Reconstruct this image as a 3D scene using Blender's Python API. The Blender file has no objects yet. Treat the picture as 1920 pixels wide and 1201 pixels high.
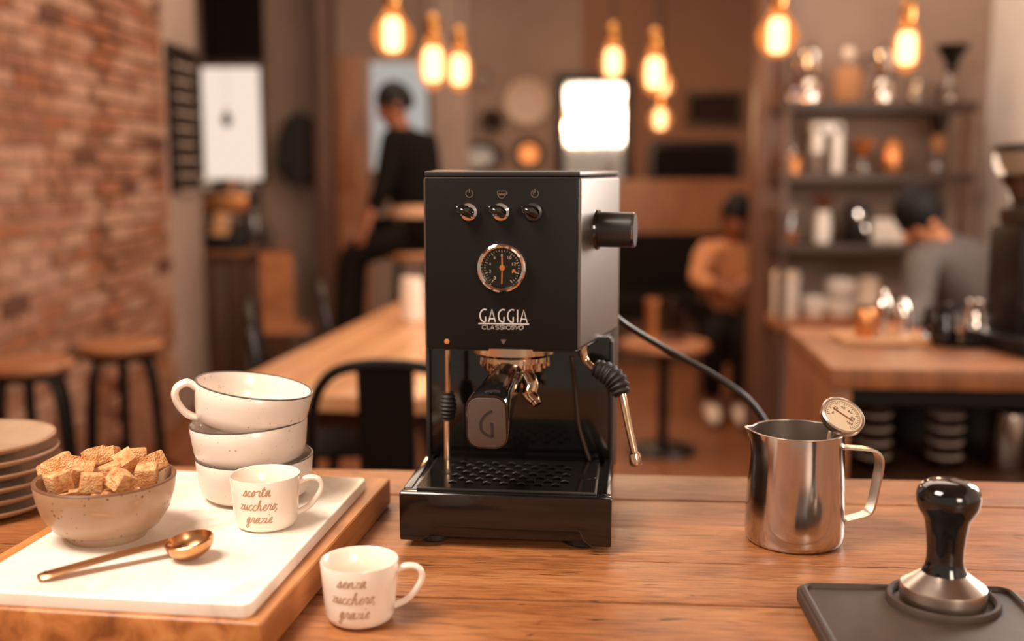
import bpy, bmesh, math, random
from mathutils import Vector, Matrix, Euler, noise
random.seed(7)
R = math.radians
S = bpy.context.scene
COL = S.collection

# ------------------------------------------------------------------ camera, world, lights, exposure
F = 2050.0                     # focal length in pixels of the 1920 x 1201 frame
TZ = 0.95                      # counter top height
CAMZ = TZ + 0.37
PITCH = math.atan(288.5 / F)
cam = bpy.data.cameras.new('camera'); camo = bpy.data.objects.new('camera', cam); COL.objects.link(camo)
camo.location = (0, 0, CAMZ); camo.rotation_euler = (R(90) - PITCH, 0, 0)
cam.sensor_fit = 'HORIZONTAL'; cam.sensor_width = 36; cam.lens = F / 1920 * 36
cam.clip_start = 0.02
cam.dof.use_dof = True; cam.dof.focus_distance = 1.02; cam.dof.aperture_fstop = 2.4
S.camera = camo
S.view_settings.view_transform = 'Standard'; S.view_settings.look = 'None'
S.view_settings.gamma = 1; S.view_settings.use_curve_mapping = False
S.view_settings.exposure = 0.0
S.cycles.use_denoising = True
S.cycles.max_bounces = 8; S.cycles.transparent_max_bounces = 12
S.cycles.sample_clamp_indirect = 6
W = bpy.data.worlds.new('world'); S.world = W; W.use_nodes = True
W.node_tree.nodes['Background'].inputs[0].default_value = (1.0, 0.80, 0.65, 1)
W.node_tree.nodes['Background'].inputs[1].default_value = 0.42
def area(name, loc, target, sx, sy, power, col):
    l = bpy.data.lights.new(name, 'AREA'); l.shape = 'RECTANGLE'; l.size = sx; l.size_y = sy
    l.energy = power; l.color = col
    o = bpy.data.objects.new(name, l); COL.objects.link(o); o.location = loc
    o.rotation_euler = (Vector(target) - Vector(loc)).to_track_quat('-Z', 'Y').to_euler()
    return o
area('key_light_left', (-1.1, 0.45, 2.9), (-0.1, 1.0, 0.95), 0.9, 0.9, 84, (1.0, 0.85, 0.72))  # added soft key light from the upper left; no skylight is built
area('side_light_right', (2.24, 2.85, 1.75), (0.0, 2.6, 1.3), 1.0, 1.1, 75, (1.0, 0.90, 0.82))  # added off-view area light to brighten the machine's right flank
area('added_light_behind', (1.38, -2.2, 2.15), (1.2, 4.0, 1.6), 0.95, 0.9, 55, (1.0, 0.84, 0.68))  # added light behind the camera, placed to show in the framed mirror; window assumed
area('background_fill', (0.2, 5.0, 3.25), (0.2, 5.2, 0), 3.4, 3.4, 118, (1.0, 0.78, 0.60))  # added fill to brighten the room behind; not a ceiling lamp

FW = Vector((0, math.cos(PITCH), -math.sin(PITCH))); UP = Vector((0, math.sin(PITCH), math.cos(PITCH)))
CP = Vector((0, 0, CAMZ))
def ray(px, py): return FW + Vector((1, 0, 0)) * ((px - 960) / F) + UP * ((600.5 - py) / F)
def PZ(px, py, z):
    r = ray(px, py); return CP + r * ((z - CAMZ) / r.z)
def DY(px, py, y):
    r = ray(px, py); return CP + r * (y / r.y)
def mpp(p): return (Vector(p) - CP).dot(FW) / F        # metres in one pixel at this point

# ------------------------------------------------------------------ materials
def lin(c):
    f = lambda v: (v / 255 / 12.92) if v / 255 <= .04045 else ((v / 255 + .055) / 1.055) ** 2.4
    return (f(c[0]), f(c[1]), f(c[2]), 1)
MATS = {}
def mat(name, c, rough=.5, metal=0, **k):
    m = bpy.data.materials.new(name); m.use_nodes = True; nt = m.node_tree
    b = nt.nodes['Principled BSDF']
    b.inputs['Base Color'].default_value = lin(c); b.inputs['Roughness'].default_value = rough
    b.inputs['Metallic'].default_value = metal
    for kk, v in k.items():
        if kk == 'emit':
            b.inputs['Emission Color'].default_value = lin(v[0]); b.inputs['Emission Strength'].default_value = v[1]
        elif kk == 'coat': b.inputs['Coat Weight'].default_value = v; b.inputs['Coat Roughness'].default_value = .06
        elif kk == 'trans': b.inputs['Transmission Weight'].default_value = v
        elif kk == 'spec': b.inputs['Specular IOR Level'].default_value = v
        elif kk == 'sss':
            b.inputs['Subsurface Weight'].default_value = v; b.inputs['Subsurface Radius'].default_value = (.006, .004, .003)
    MATS[name] = m
    return m
def N(m, t, **k):
    n = m.node_tree.nodes.new(t)
    for a, v in k.items():
        if a in n.inputs: n.inputs[a].default_value = v
        else: setattr(n, a, v)
    return n
def L(m, a, b): m.node_tree.links.new(a, b)
def BS(m): return m.node_tree.nodes['Principled BSDF']
def coords(m, scale=(1, 1, 1), rand=True, rot=(0, 0, 0)):
    tc = N(m, 'ShaderNodeTexCoord'); mp = N(m, 'ShaderNodeMapping')
    mp.inputs['Scale'].default_value = scale; mp.inputs['Rotation'].default_value = rot
    if rand:
        oi = N(m, 'ShaderNodeObjectInfo'); mu = N(m, 'ShaderNodeVectorMath', operation='SCALE')
        cx = N(m, 'ShaderNodeCombineXYZ'); L(m, oi.outputs['Random'], cx.inputs[0]); L(m, oi.outputs['Random'], cx.inputs[1])
        L(m, cx.outputs[0], mu.inputs[0]); mu.inputs['Scale'].default_value = 37
        ad = N(m, 'ShaderNodeVectorMath', operation='ADD'); L(m, tc.outputs['Object'], ad.inputs[0]); L(m, mu.outputs[0], ad.inputs[1])
        L(m, ad.outputs[0], mp.inputs[0])
    else: L(m, tc.outputs['Object'], mp.inputs[0])
    return mp.outputs[0]
def ramp(m, fac, stops):
    r = N(m, 'ShaderNodeValToRGB'); e = r.color_ramp.elements
    while len(e) < len(stops): e.new(.5)
    for el, (p, c) in zip(e, stops): el.position = p; el.color = lin(c)
    L(m, fac, r.inputs[0]); return r.outputs[0]
def bump(m, h, s=.3, d=.002):
    b = N(m, 'ShaderNodeBump'); b.inputs['Strength'].default_value = s; b.inputs['Distance'].default_value = d
    L(m, h, b.inputs['Height']); L(m, b.outputs[0], BS(m).inputs['Normal'])
def wood(name, stops, rough=.45, scale=(1.2, 16, 16), bs=.25, **k):
    m = mat(name, stops[0][1], rough, **k); v = coords(m, scale)
    n1 = N(m, 'ShaderNodeTexNoise', Scale=2.2, Detail=9.0, Roughness=.62, Distortion=.8); L(m, v, n1.inputs['Vector'])
    c = ramp(m, n1.outputs['Fac'], stops); L(m, c, BS(m).inputs['Base Color'])
    bump(m, n1.outputs['Fac'], bs, .003); return m
def mottled(name, c1, c2, scale=6, rough=.7, bs=.15, detail=6, metal=0, **k):
    m = mat(name, c1, rough, metal, **k); v = coords(m)
    n1 = N(m, 'ShaderNodeTexNoise', Scale=scale, Detail=float(detail), Roughness=.6); L(m, v, n1.inputs['Vector'])
    L(m, ramp(m, n1.outputs['Fac'], [(.3, c1), (.7, c2)]), BS(m).inputs['Base Color'])
    if bs: bump(m, n1.outputs['Fac'], bs, .004)
    return m
def speckled(name, base, spot, scale, th, rough=.3, tint=None):
    m = mat(name, base, rough, coat=.3); v = coords(m)
    n1 = N(m, 'ShaderNodeTexVoronoi', Scale=scale); L(m, v, n1.inputs['Vector'])
    n2 = N(m, 'ShaderNodeTexNoise', Scale=scale * .35, Detail=2.0); L(m, v, n2.inputs['Vector'])
    mu = N(m, 'ShaderNodeMath', operation='ADD'); L(m, n1.outputs['Distance'], mu.inputs[0]); L(m, n2.outputs['Fac'], mu.inputs[1])
    s = ramp(m, mu.outputs[0], [(th, spot), (th + .03, base)])
    if tint:
        n3 = N(m, 'ShaderNodeTexNoise', Scale=9.0, Detail=4.0); L(m, v, n3.inputs['Vector'])
        t = ramp(m, n3.outputs['Fac'], [(.35, tint), (.65, (255, 255, 255))])
        mx = N(m, 'ShaderNodeMix', data_type='RGBA', blend_type='MULTIPLY'); mx.inputs[0].default_value = 1
        L(m, s, mx.inputs[6]); L(m, t, mx.inputs[7]); s = mx.outputs[2]
    L(m, s, BS(m).inputs['Base Color']); return m
def emissive(name, c, s):
    m = mat(name, (0, 0, 0), 1); b = BS(m)
    b.inputs['Emission Color'].default_value = lin(c); b.inputs['Emission Strength'].default_value = s
    return m

def counter_wood():
    m = mat('counter_wood', (170, 106, 58), .42)
    v1 = coords(m, (2.2, 9, 9)); n1 = N(m, 'ShaderNodeTexNoise', Scale=2.0, Detail=6.0, Roughness=.6, Distortion=.5); L(m, v1, n1.inputs['Vector'])
    v2 = coords(m, (14, 150, 150)); n2 = N(m, 'ShaderNodeTexNoise', Scale=1.6, Detail=5.0, Roughness=.65, Distortion=.4); L(m, v2, n2.inputs['Vector'])
    v3 = coords(m, (7, 42, 42)); n3 = N(m, 'ShaderNodeTexNoise', Scale=2.3, Detail=3.0, Roughness=.55, Distortion=1.2); L(m, v3, n3.inputs['Vector'])
    c = ramp(m, n1.outputs['Fac'], [(.3, (128, 77, 40)), (.5, (160, 101, 57)), (.7, (178, 120, 73))])
    f = ramp(m, n2.outputs['Fac'], [(.3, (176, 160, 148)), (.55, (255, 252, 248))])
    d = ramp(m, n3.outputs['Fac'], [(.27, (96, 66, 46)), (.36, (255, 255, 255))])
    for t in (f, d):
        mx = N(m, 'ShaderNodeMix', data_type='RGBA', blend_type='MULTIPLY'); mx.inputs[0].default_value = 1
        L(m, c, mx.inputs[6]); L(m, t, mx.inputs[7]); c = mx.outputs[2]
    L(m, c, BS(m).inputs['Base Color']); bump(m, n2.outputs['Fac'], .35, .0015)
counter_wood()
wood('board_wood', [(.3, (120, 68, 30)), (.5, (182, 116, 62)), (.7, (206, 142, 84))], .42, (14, 1.6, 14), .2)
wood('table_wood', [(.3, (176, 122, 80)), (.6, (206, 150, 104))], .3, (1.5, 12, 12), .1)
wood('stool_wood', [(.3, (120, 72, 42)), (.6, (168, 108, 66))], .4, (2, 12, 12), .1)
wood('dark_wood', [(.3, (58, 36, 22)), (.65, (98, 62, 40))], .5, (3, 3, .6), .1)
wood('brown_wood', [(.3, (112, 66, 36)), (.65, (150, 92, 52))], .45, (8, 8, 1.2), .1)
wood('floor_wood', [(.3, (96, 52, 26)), (.65, (128, 74, 40))], .45, (8, .8, 1), .1)
wood('post_wood', [(.3, (84, 54, 37)), (.65, (112, 74, 51))], .5, (8, 8, 1.2), .1)
wood('shelf_wood', [(.3, (46, 31, 23)), (.65, (70, 49, 37))], .5, (1.4, 10, 10), .1)
for i, (a, b) in enumerate([((160, 112, 86), (126, 80, 56)), ((144, 95, 68), (104, 62, 42)), ((176, 136, 112), (142, 102, 80)), ((98, 56, 36), (74, 42, 27)), ((152, 92, 58), (118, 68, 42))]):
    mottled('brick_%s' % 'abcde'[i], a, b, 16, .9, .5)
mottled('mortar', (166, 134, 112), (142, 108, 86), 14, .9, .5)
mottled('grey_plaster', (158, 134, 120), (148, 124, 110), 3, .8, .1)
mottled('back_plaster', (136, 110, 94), (126, 100, 84), 2, .8, .1)
mottled('brown_plaster', (122, 82, 58), (112, 74, 52), 2, .8, .1)
mottled('white_plaster', (232, 224, 218), (226, 218, 212), 2, .7, .05)
mat('ceiling_paint', (120, 92, 74), .9)
mat('marble_base', (246, 240, 232), .3)
def marble():
    m = mat('marble', (248, 242, 234), .28, sss=0.0); v = coords(m, rand=False)
    n0 = N(m, 'ShaderNodeTexNoise', Scale=9.0, Detail=8.0, Roughness=.6, Distortion=1.6); L(m, v, n0.inputs['Vector'])
    L(m, ramp(m, n0.outputs['Fac'], [(.28, (222, 204, 186)), (.5, (246, 236, 222)), (.7, (248, 240, 228))]), BS(m).inputs['Base Color'])
marble()
speckled('cup_glaze', (238, 222, 208), (212, 172, 136), 190, .54, .3)
speckled('bowl_glaze', (198, 176, 154), (112, 84, 64), 150, .60, .35, (214, 190, 168))
mat('rim_brown', (112, 76, 52), .4); mat('rim_dark', (84, 72, 68), .35)
mat('porcelain', (244, 228, 212), .22, coat=.4)
mat('script_ink', (176, 138, 104), .6)
speckled('plate_glaze', (190, 162, 134), (170, 140, 112), 120, .36, .25, (214, 206, 202))
mat('plate_rim', (150, 112, 82), .4)
def sugar():
    m = mat('sugar', (222, 160, 100), .55); v = coords(m)
    n1 = N(m, 'ShaderNodeTexVoronoi', Scale=620.0); L(m, v, n1.inputs['Vector'])
    n2 = N(m, 'ShaderNodeTexNoise', Scale=160.0, Detail=4.0); L(m, v, n2.inputs['Vector'])
    L(m, ramp(m, n2.outputs['Fac'], [(.3, (184, 112, 56)), (.5, (222, 160, 102)), (.7, (238, 190, 140))]), BS(m).inputs['Base Color'])
    bump(m, n1.outputs['Distance'], .9, .0012)
sugar()
mat('copper', (206, 152, 106), .3, 1)
mat('machine_black', (15, 11, 8), .5, 0, spec=.22)
mat('machine_side_lit', (126, 119, 114), .36, .85)  # black satin flank lightened: the side light's sheen is in the colour
mat('machine_satin', (46, 43, 41), .34, 0.35, spec=.8)
mat('machine_gloss', (17, 14, 12), .12, 0, coat=.4)
mat('plastic_black', (20, 17, 15), .35)
mat('plastic_gloss', (14, 12, 11), .1, coat=.6)
mat('rubber', (30, 25, 22), .6)
mottled('mat_rubber', (58, 42, 34), (66, 49, 40), 60, .62, .1)
mat('cap_grey', (84, 70, 62), .5, spec=.3); mat('cap_engraved', (40, 34, 31), .6)
mat('chrome', (226, 214, 204), .08, 1)
mat('warm_chrome', (214, 184, 154), .16, 1)
def brushed():
    m = mat('steel', (204, 198, 194), .15, 1); v = coords(m, (1, 1, .02), False)
    n1 = N(m, 'ShaderNodeTexNoise', Scale=90.0, Detail=3.0); L(m, v, n1.inputs['Vector'])
    mr = N(m, 'ShaderNodeMapRange'); L(m, n1.outputs['Fac'], mr.inputs[0]); mr.inputs[3].default_value = .07; mr.inputs[4].default_value = .2
    L(m, mr.outputs[0], BS(m).inputs['Roughness'])
brushed()
mat('steel_matte', (206, 192, 180), .27, 1)
mat('steel_inside', (190, 178, 168), .38, 1)
mat('dial_black', (14, 12, 10), .3); mat('dial_white', (226, 214, 200), .4); mat('dial_print', (96, 84, 76), .6)
mat('needle_orange', (196, 118, 62), .4); mat('print_silver', (206, 198, 190), .4); mat('print_grey', (92, 73, 61), .5); mat('print_dim', (160, 148, 138), .5)
mat('lamp_amber', (190, 120, 70), .4)
mat('metal_black', (28, 23, 20), .4, .5); mat('metal_brown', (62, 46, 36), .45, .4)
mat('brass', (176, 120, 66), .3, 1)
def glass(name, c, a, rough=.05):
    m = bpy.data.materials.new(name); m.use_nodes = True; nt = m.node_tree; nt.nodes.clear()
    o = nt.nodes.new('ShaderNodeOutputMaterial'); t = nt.nodes.new('ShaderNodeBsdfTransparent'); g = nt.nodes.new('ShaderNodeBsdfGlossy')
    fr = nt.nodes.new('ShaderNodeLayerWeight'); pw = nt.nodes.new('ShaderNodeMath'); ad = nt.nodes.new('ShaderNodeMath'); mx = nt.nodes.new('ShaderNodeMixShader')
    t.inputs[0].default_value = lin(c); g.inputs['Roughness'].default_value = rough; fr.inputs[0].default_value = .5
    pw.operation = 'POWER'; pw.inputs[1].default_value = 4
    ad.operation = 'MULTIPLY_ADD'; ad.inputs[1].default_value = .75; ad.inputs[2].default_value = .04 + a
    for x, y in ((fr.outputs['Facing'], pw.inputs[0]), (pw.outputs[0], ad.inputs[0]), (ad.outputs[0], mx.inputs[0]), (t.outputs[0], mx.inputs[1]), (g.outputs[0], mx.inputs[2]), (mx.outputs[0], o.inputs[0])): nt.links.new(x, y)
    MATS[name] = m
glass('lens_glass', (250, 246, 240), -.03); glass('glass', (226, 216, 206), .08); glass('amber_glass', (206, 140, 84), .1); glass('smoke_glass', (70, 54, 44), .05)
def bulb_glass():
    m = bpy.data.materials.new('bulb_glass'); m.use_nodes = True; nt = m.node_tree; nt.nodes.clear()
    o = nt.nodes.new('ShaderNodeOutputMaterial'); t = nt.nodes.new('ShaderNodeBsdfTransparent'); e = nt.nodes.new('ShaderNodeEmission'); mx = nt.nodes.new('ShaderNodeMixShader')
    t.inputs[0].default_value = lin((255, 214, 170)); e.inputs[0].default_value = lin((246, 150, 76)); e.inputs[1].default_value = 1.25
    mx.inputs[0].default_value = .6
    for x, y in ((t.outputs[0], mx.inputs[1]), (e.outputs[0], mx.inputs[2]), (mx.outputs[0], o.inputs[0])): nt.links.new(x, y)
    MATS['bulb_glass'] = m
bulb_glass()
emissive('filament', (255, 234, 204), 9.0)
emissive('window_light', (250, 226, 208), 1.0); emissive('window_light_dim', (196, 190, 184), .8)
mat('mirror', (230, 220, 210), .04, 1)
mat('skin_dark', (126, 70, 40), .5); mat('skin_mid', (188, 122, 82), .5); mat('hair_black', (14, 10, 8), .6, spec=.2)
mottled('cloth_black', (11, 8, 6), (16, 12, 9), 30, .95, .1, spec=.1); mottled('cloth_tan', (186, 124, 82), (166, 106, 68), 20, .9, .2)
mottled('cloth_grey', (92, 84, 80), (78, 70, 66), 20, .9, .2); mottled('cloth_navy', (20, 15, 12), (27, 20, 16), 20, .95, .1, spec=.1)
mat('cloth_apron', (84, 66, 54), .9); mat('cloth_pale', (176, 132, 104), .9)
mat('shoe_white', (206, 182, 164), .6); mat('eye_dark', (20, 14, 12), .3)
mat('cream', (228, 206, 186), .4); mat('white_gloss', (236, 226, 216), .25); mat('copper_soft', (218, 146, 92), .32, .9)
mat('coffee', (48, 28, 16), .3); mat('cork', (166, 116, 76), .8); mat('chalk', (170, 150, 136), .9); mat('slate', (40, 29, 23), .95, spec=.05)
mat('coat_cloth', (34, 26, 22), .9); mat('plant_dry', (112, 58, 32), .8); mat('plate_wall', (178, 150, 128), .45); mat('plate_wall_dim', (126, 104, 90), .5)

# ------------------------------------------------------------------ mesh helpers
class MB:
    def __init__(s): s.v = []; s.f = []
    def add(s, vs, fs):
        o = len(s.v); s.v += [tuple(v) for v in vs]; s.f += [tuple(i + o for i in f) for f in fs]; return s
    def box(s, c, d, M=None):
        x, y, z = d[0] / 2, d[1] / 2, d[2] / 2
        vs = [Vector((a * x, b * y, e * z)) for a in (-1, 1) for b in (-1, 1) for e in (-1, 1)]
        vs = [(M @ v if M else v) + Vector(c) for v in vs]
        return s.add(vs, [(0, 1, 3, 2), (4, 6, 7, 5), (0, 4, 5, 1), (2, 3, 7, 6), (0, 2, 6, 4), (1, 5, 7, 3)])
    def lathe(s, prof, n=48, c=(0, 0, 0), M=None, cap=True):
        c = Vector(c); vs = []; fs = []
        for r, h in prof:
            for i in range(n):
                a = 2 * math.pi * i / n; v = Vector((r * math.cos(a), r * math.sin(a), h)); vs.append((M @ v if M else v) + c)
        for j in range(len(prof) - 1):
            for i in range(n):
                k = (i + 1) % n; fs.append((j * n + i, j * n + k, (j + 1) * n + k, (j + 1) * n + i))
        if cap and prof[0][0] > 1e-4: fs.append(tuple(range(n))[::-1])
        if cap and prof[-1][0] > 1e-4: fs.append(tuple((len(prof) - 1) * n + i for i in range(n)))
        return s.add(vs, fs)
    def tube(s, pts, r, n=12, flat=None, cap=True):
        pts = [Vector(p) for p in pts]; m = len(pts); rs = r if isinstance(r, (list, tuple)) else [r] * m
        t0 = (pts[1] - pts[0]).normalized(); up = Vector((0, 0, 1)) if abs(t0.z) < .9 else Vector((0, 1, 0))
        nrm = (up - t0 * up.dot(t0)).normalized(); vs = []; fs = []
        for i, p in enumerate(pts):
            t = (pts[min(i + 1, m - 1)] - pts[max(i - 1, 0)]).normalized()
            nrm = (nrm - t * nrm.dot(t)).normalized(); b = t.cross(nrm)
            for k in range(n):
                a = 2 * math.pi * k / n; fl = flat or 1
                vs.append(p + (nrm * math.cos(a) * rs[i] + b * math.sin(a) * rs[i] * fl))
        for i in range(m - 1):
            for k in range(n): q = (k + 1) % n; fs.append((i * n + k, i * n + q, (i + 1) * n + q, (i + 1) * n + k))
        if cap: fs.append(tuple(range(n))[::-1]); fs.append(tuple((m - 1) * n + k for k in range(n)))
        return s.add(vs, fs)
    def prism(s, poly, z0, z1, f=None):
        f = f or (lambda x, y, z: (x, y, z)); n = len(poly)
        vs = [f(x, y, z0) for x, y in poly] + [f(x, y, z1) for x, y in poly]
        return s.add(vs, [tuple(range(n))[::-1], tuple(range(n, 2 * n))] + [(i, (i + 1) % n, n + (i + 1) % n, n + i) for i in range(n)])
    def mesh(s, name, bev=0, seg=2, smooth=False, ang=35):
        me = bpy.data.meshes.new(name); me.from_pydata(s.v, [], s.f)
        bm = bmesh.new(); bm.from_mesh(me)
        bmesh.ops.remove_doubles(bm, verts=bm.verts, dist=1e-6)
        bmesh.ops.recalc_face_normals(bm, faces=bm.faces)
        if bev:
            es = [e for e in bm.edges if len(e.link_faces) == 2 and e.calc_face_angle(0) > R(30)]
            bmesh.ops.bevel(bm, geom=es, offset=bev, segments=seg, profile=.6, affect='EDGES', clamp_overlap=True)
        if smooth or bev:
            for f in bm.faces: f.smooth = True
            for e in bm.edges:
                if len(e.link_faces) == 2 and e.calc_face_angle(0) > R(ang): e.smooth = False
        bm.to_mesh(me); bm.free(); return me
def link(o, parent=None):
    COL.objects.link(o)
    if parent: o.parent = parent
    return o
def tag(o, label=None, cat=None, group=None, kind=None):
    if label: o['label'] = label
    if cat: o['category'] = cat
    if group: o['group'] = group
    if kind: o['kind'] = kind
    return o
def obj(name, mb, m, parent=None, loc=None, rot=None, bev=0, seg=2, smooth=False, ang=35):
    me = mb if isinstance(mb, bpy.types.Mesh) else mb.mesh(name, bev, seg, smooth, ang)
    if m and not me.materials: me.materials.append(MATS[m])
    o = bpy.data.objects.new(name, me); link(o, parent)
    if loc is not None: o.location = loc
    if rot is not None: o.rotation_euler = rot
    return o
def thing(name, label, cat, loc=(0, 0, 0), rz=0, group=None):
    o = bpy.data.objects.new(name, None); o.empty_display_size = .05; COL.objects.link(o)
    o.location = loc; o.rotation_euler = (0, 0, rz); return tag(o, label, cat, group)
def copy_tree(o, parent=None):
    c = o.copy(); COL.objects.link(c)
    if parent: c.parent = parent
    for ch in list(o.children): copy_tree(ch, c)
    return c
def struct(name, mb, m, parent=None, **k):
    o = obj(name, mb, m, parent, **k)
    if not parent: o['kind'] = 'structure'
    return o
def catmull(pts, n=6, closed=False):
    out = []; m = len(pts); pts = [Vector(p) for p in pts]
    for i in range(m - 1):
        p0 = pts[max(i - 1, 0)]; p1 = pts[i]; p2 = pts[i + 1]; p3 = pts[min(i + 2, m - 1)]
        for k in range(n):
            t = k / n
            out.append(.5 * ((2 * p1) + (p2 - p0) * t + (2 * p0 - 5 * p1 + 4 * p2 - p3) * t * t + (3 * p1 - p0 - 3 * p2 + p3) * t ** 3))
    out.append(pts[-1]); return out
def ribbon(mb, pts, w, f, h0=-.0002, h1=.0003):
    """a pen stroke of width w laid on a surface by f(u, v, lift)"""
    pts = [Vector((p[0], p[1])) for p in pts]; m = len(pts); vs = []; fs = []
    for i, p in enumerate(pts):
        t = pts[min(i + 1, m - 1)] - pts[max(i - 1, 0)]
        t = t.normalized() if t.length > 1e-9 else Vector((1, 0)); n = Vector((-t.y, t.x)) * w / 2
        a, b = p + n, p - n
        vs += [f(a.x, a.y, h0), f(a.x, a.y, h1), f(b.x, b.y, h1), f(b.x, b.y, h0)]
    for i in range(m - 1):
        for k in range(4): q = (k + 1) % 4; fs.append((i * 4 + k, i * 4 + q, i * 4 + 4 + q, i * 4 + 4 + k))
    fs += [(0, 1, 2, 3), tuple((m - 1) * 4 + k for k in (3, 2, 1, 0))]
    mb.add(vs, fs)
def arc(cx, cy, r, a0, a1, n=20, ry=None):
    return [(cx + r * math.cos(R(a0 + (a1 - a0) * i / n)), cy + (ry or r) * math.sin(R(a0 + (a1 - a0) * i / n))) for i in range(n + 1)]
def rrect(w, h, r, n=6):
    out = []
    for cx, cy, a in ((w / 2 - r, h / 2 - r, 0), (-w / 2 + r, h / 2 - r, 90), (-w / 2 + r, -h / 2 + r, 180), (w / 2 - r, -h / 2 + r, 270)):
        out += [(cx + r * math.cos(R(a + 90 * i / n)), cy + r * math.sin(R(a + 90 * i / n))) for i in range(n + 1)]
    return out

# ------------------------------------------------------------------ the room
WX = -1.75                                                    # brick face
struct('floor', MB().box((-0.85, 2.9, -.03), (6.8, 11.0, .06)), 'floor_wood')
struct('ceiling', MB().box((-0.85, 2.9, 3.38), (6.8, 11.0, .06)), 'ceiling_paint')
struct('wall_back', MB().box((-1.85, 8.06, 1.7), (4.7, .12, 3.36)), 'back_plaster')
struct('wall_back_right', MB().box((1.45, 8.06, 1.7), (1.9, .12, 3.36)), 'brown_plaster')
struct('wall_far_left', MB().box((-4.1, 7.0, 1.7), (.12, 2.2, 3.36)), 'back_plaster')
struct('wall_partition', MB().box((1.80, 5.42, 1.7), (1.12, .12, 3.36)), 'grey_plaster')
wr = MB()
for c, d in (((2.35, 0.6, 1.7), (.12, 3.4, 3.36)), ((2.35, 4.4, 1.7), (.12, 2.0, 3.36)), ((2.35, 2.85, .58), (.12, 1.1, 1.12)), ((2.35, 2.85, 2.87), (.12, 1.1, 1.02))): wr.box(c, d)
struct('wall_right', wr, 'white_plaster')
w3 = struct('added_window', MB().box((2.39, 2.85, 1.75), (.02, 1.1, 1.22)), 'window_light_dim')  # unseen window, added to give the right-hand light a source
fr = MB()
for c, d in (((2.32, 2.33, 1.75), (.06, .06, 1.22)), ((2.32, 3.37, 1.75), (.06, .06, 1.22)), ((2.32, 2.85, 1.17), (.06, 1.1, .06)), ((2.32, 2.85, 2.33), (.06, 1.1, .06)), ((2.32, 2.85, 1.75), (.04, .04, 1.2))): fr.box(c, d)
obj('window_frame', fr, 'dark_wood', w3, bev=.004)
struct('trim_1', MB().box((1.215, 5.30, 1.68), (.11, .16, 3.32)), 'post_wood', bev=.008)      # wooden post at the end of the partition
struct('trim_2', MB().box((-1.9, 5.82, 1.68), (.34, .64, 3.32)), 'grey_plaster', bev=.01)     # plaster pillar after the bricks
# brick wall
wl = struct('wall_left', MB().box((WX - .08, 3.2, 1.68), (.14, 4.6, 3.32)), 'mortar')
BL, BH, BC = .215, .056, .066
brick_meshes = []
for i in range(15):
    b = MB().box((0, 0, 0), (.05, BL, BH)); b.v = [(x + random.uniform(-.004, .004), y + random.uniform(-.006, .006), z + random.uniform(-.004, .004)) for x, y, z in b.v]
    me = b.mesh('brick', .004, 1); me.materials.append(MATS['brick_' + 'aabcccdeabcabce'[i]]); brick_meshes.append(me)
rest = MB(); nb = 0
for k in range(50):
    z = .04 + BC * k
    y = 1.0 + (k % 2) * .112
    while y < 5.48:
        l = min(BL, 5.49 - y)
        x = WX - .018 + (.03 if y > 4.5 else 0) + random.uniform(-.005, .006)
        if .25 < z < 2.16 and y > 3.62 and l > .08:
            o = bpy.data.objects.new('brick', random.choice(brick_meshes)); link(o, wl); o.location = (x, y + l / 2, z)
            o.scale = (1, l / BL * random.uniform(.94, 1.02), random.uniform(.9, 1.05)); o.rotation_euler = (random.uniform(-.02, .02), 0, random.uniform(-.02, .02))
        elif l > .03: rest.box((x, y + l / 2, z), (.05, l, BH))
        y += .225
tag(obj('brick_remainder', rest, 'brick_a', wl), kind='stuff')

# ------------------------------------------------------------------ the counter in the foreground
CT = thing('counter', 'worn brown wooden plank counter carrying the coffee machine', 'counter', (.2187, 1.283, TZ), R(-4))
for k in range(10):
    w = .0985; y1 = -.0985 * k
    m = MB().box((-.1, y1 - w / 2, -.0225 - (.0012 if k % 3 == 1 else 0)), (3.2, w - .0012, .045)); o = obj('plank', m, 'counter_wood', CT, bev=.0016, seg=2)
obj('cabinet_body', MB().box((-.1, -.5, -.045 - .45), (3.0, .86, .9)), 'dark_wood', CT)

# ------------------------------------------------------------------ coffee machine
MY = R(-6.3); ML = Vector((-.0075, 1.022, TZ)); MI = Matrix.Rotation(-MY, 3, 'Z')
def ML_(p): return MI @ (Vector(p) - ML)
def MP(px, py, yl):                                  # pixel -> local (x, y, z) on the machine plane y = yl
    c = ML_(CP); d = MI @ ray(px, py); t = (yl - c.y) / d.y; return c + d * t
CM = thing('espresso_machine', 'black espresso machine with pressure gauge and side steam knob on the wooden counter', 'coffee machine', ML, MY)
HY = .062                                           # head front plane
a = MP(797, 652, HY); b = MP(1090, 321, HY); c = MP(1163, 622, .172)
hx0, hx1, hz0, hz1 = a.x, b.x, a.z, b.z; XB = .1015
BX0, BX1 = -.1035, .1035
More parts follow.
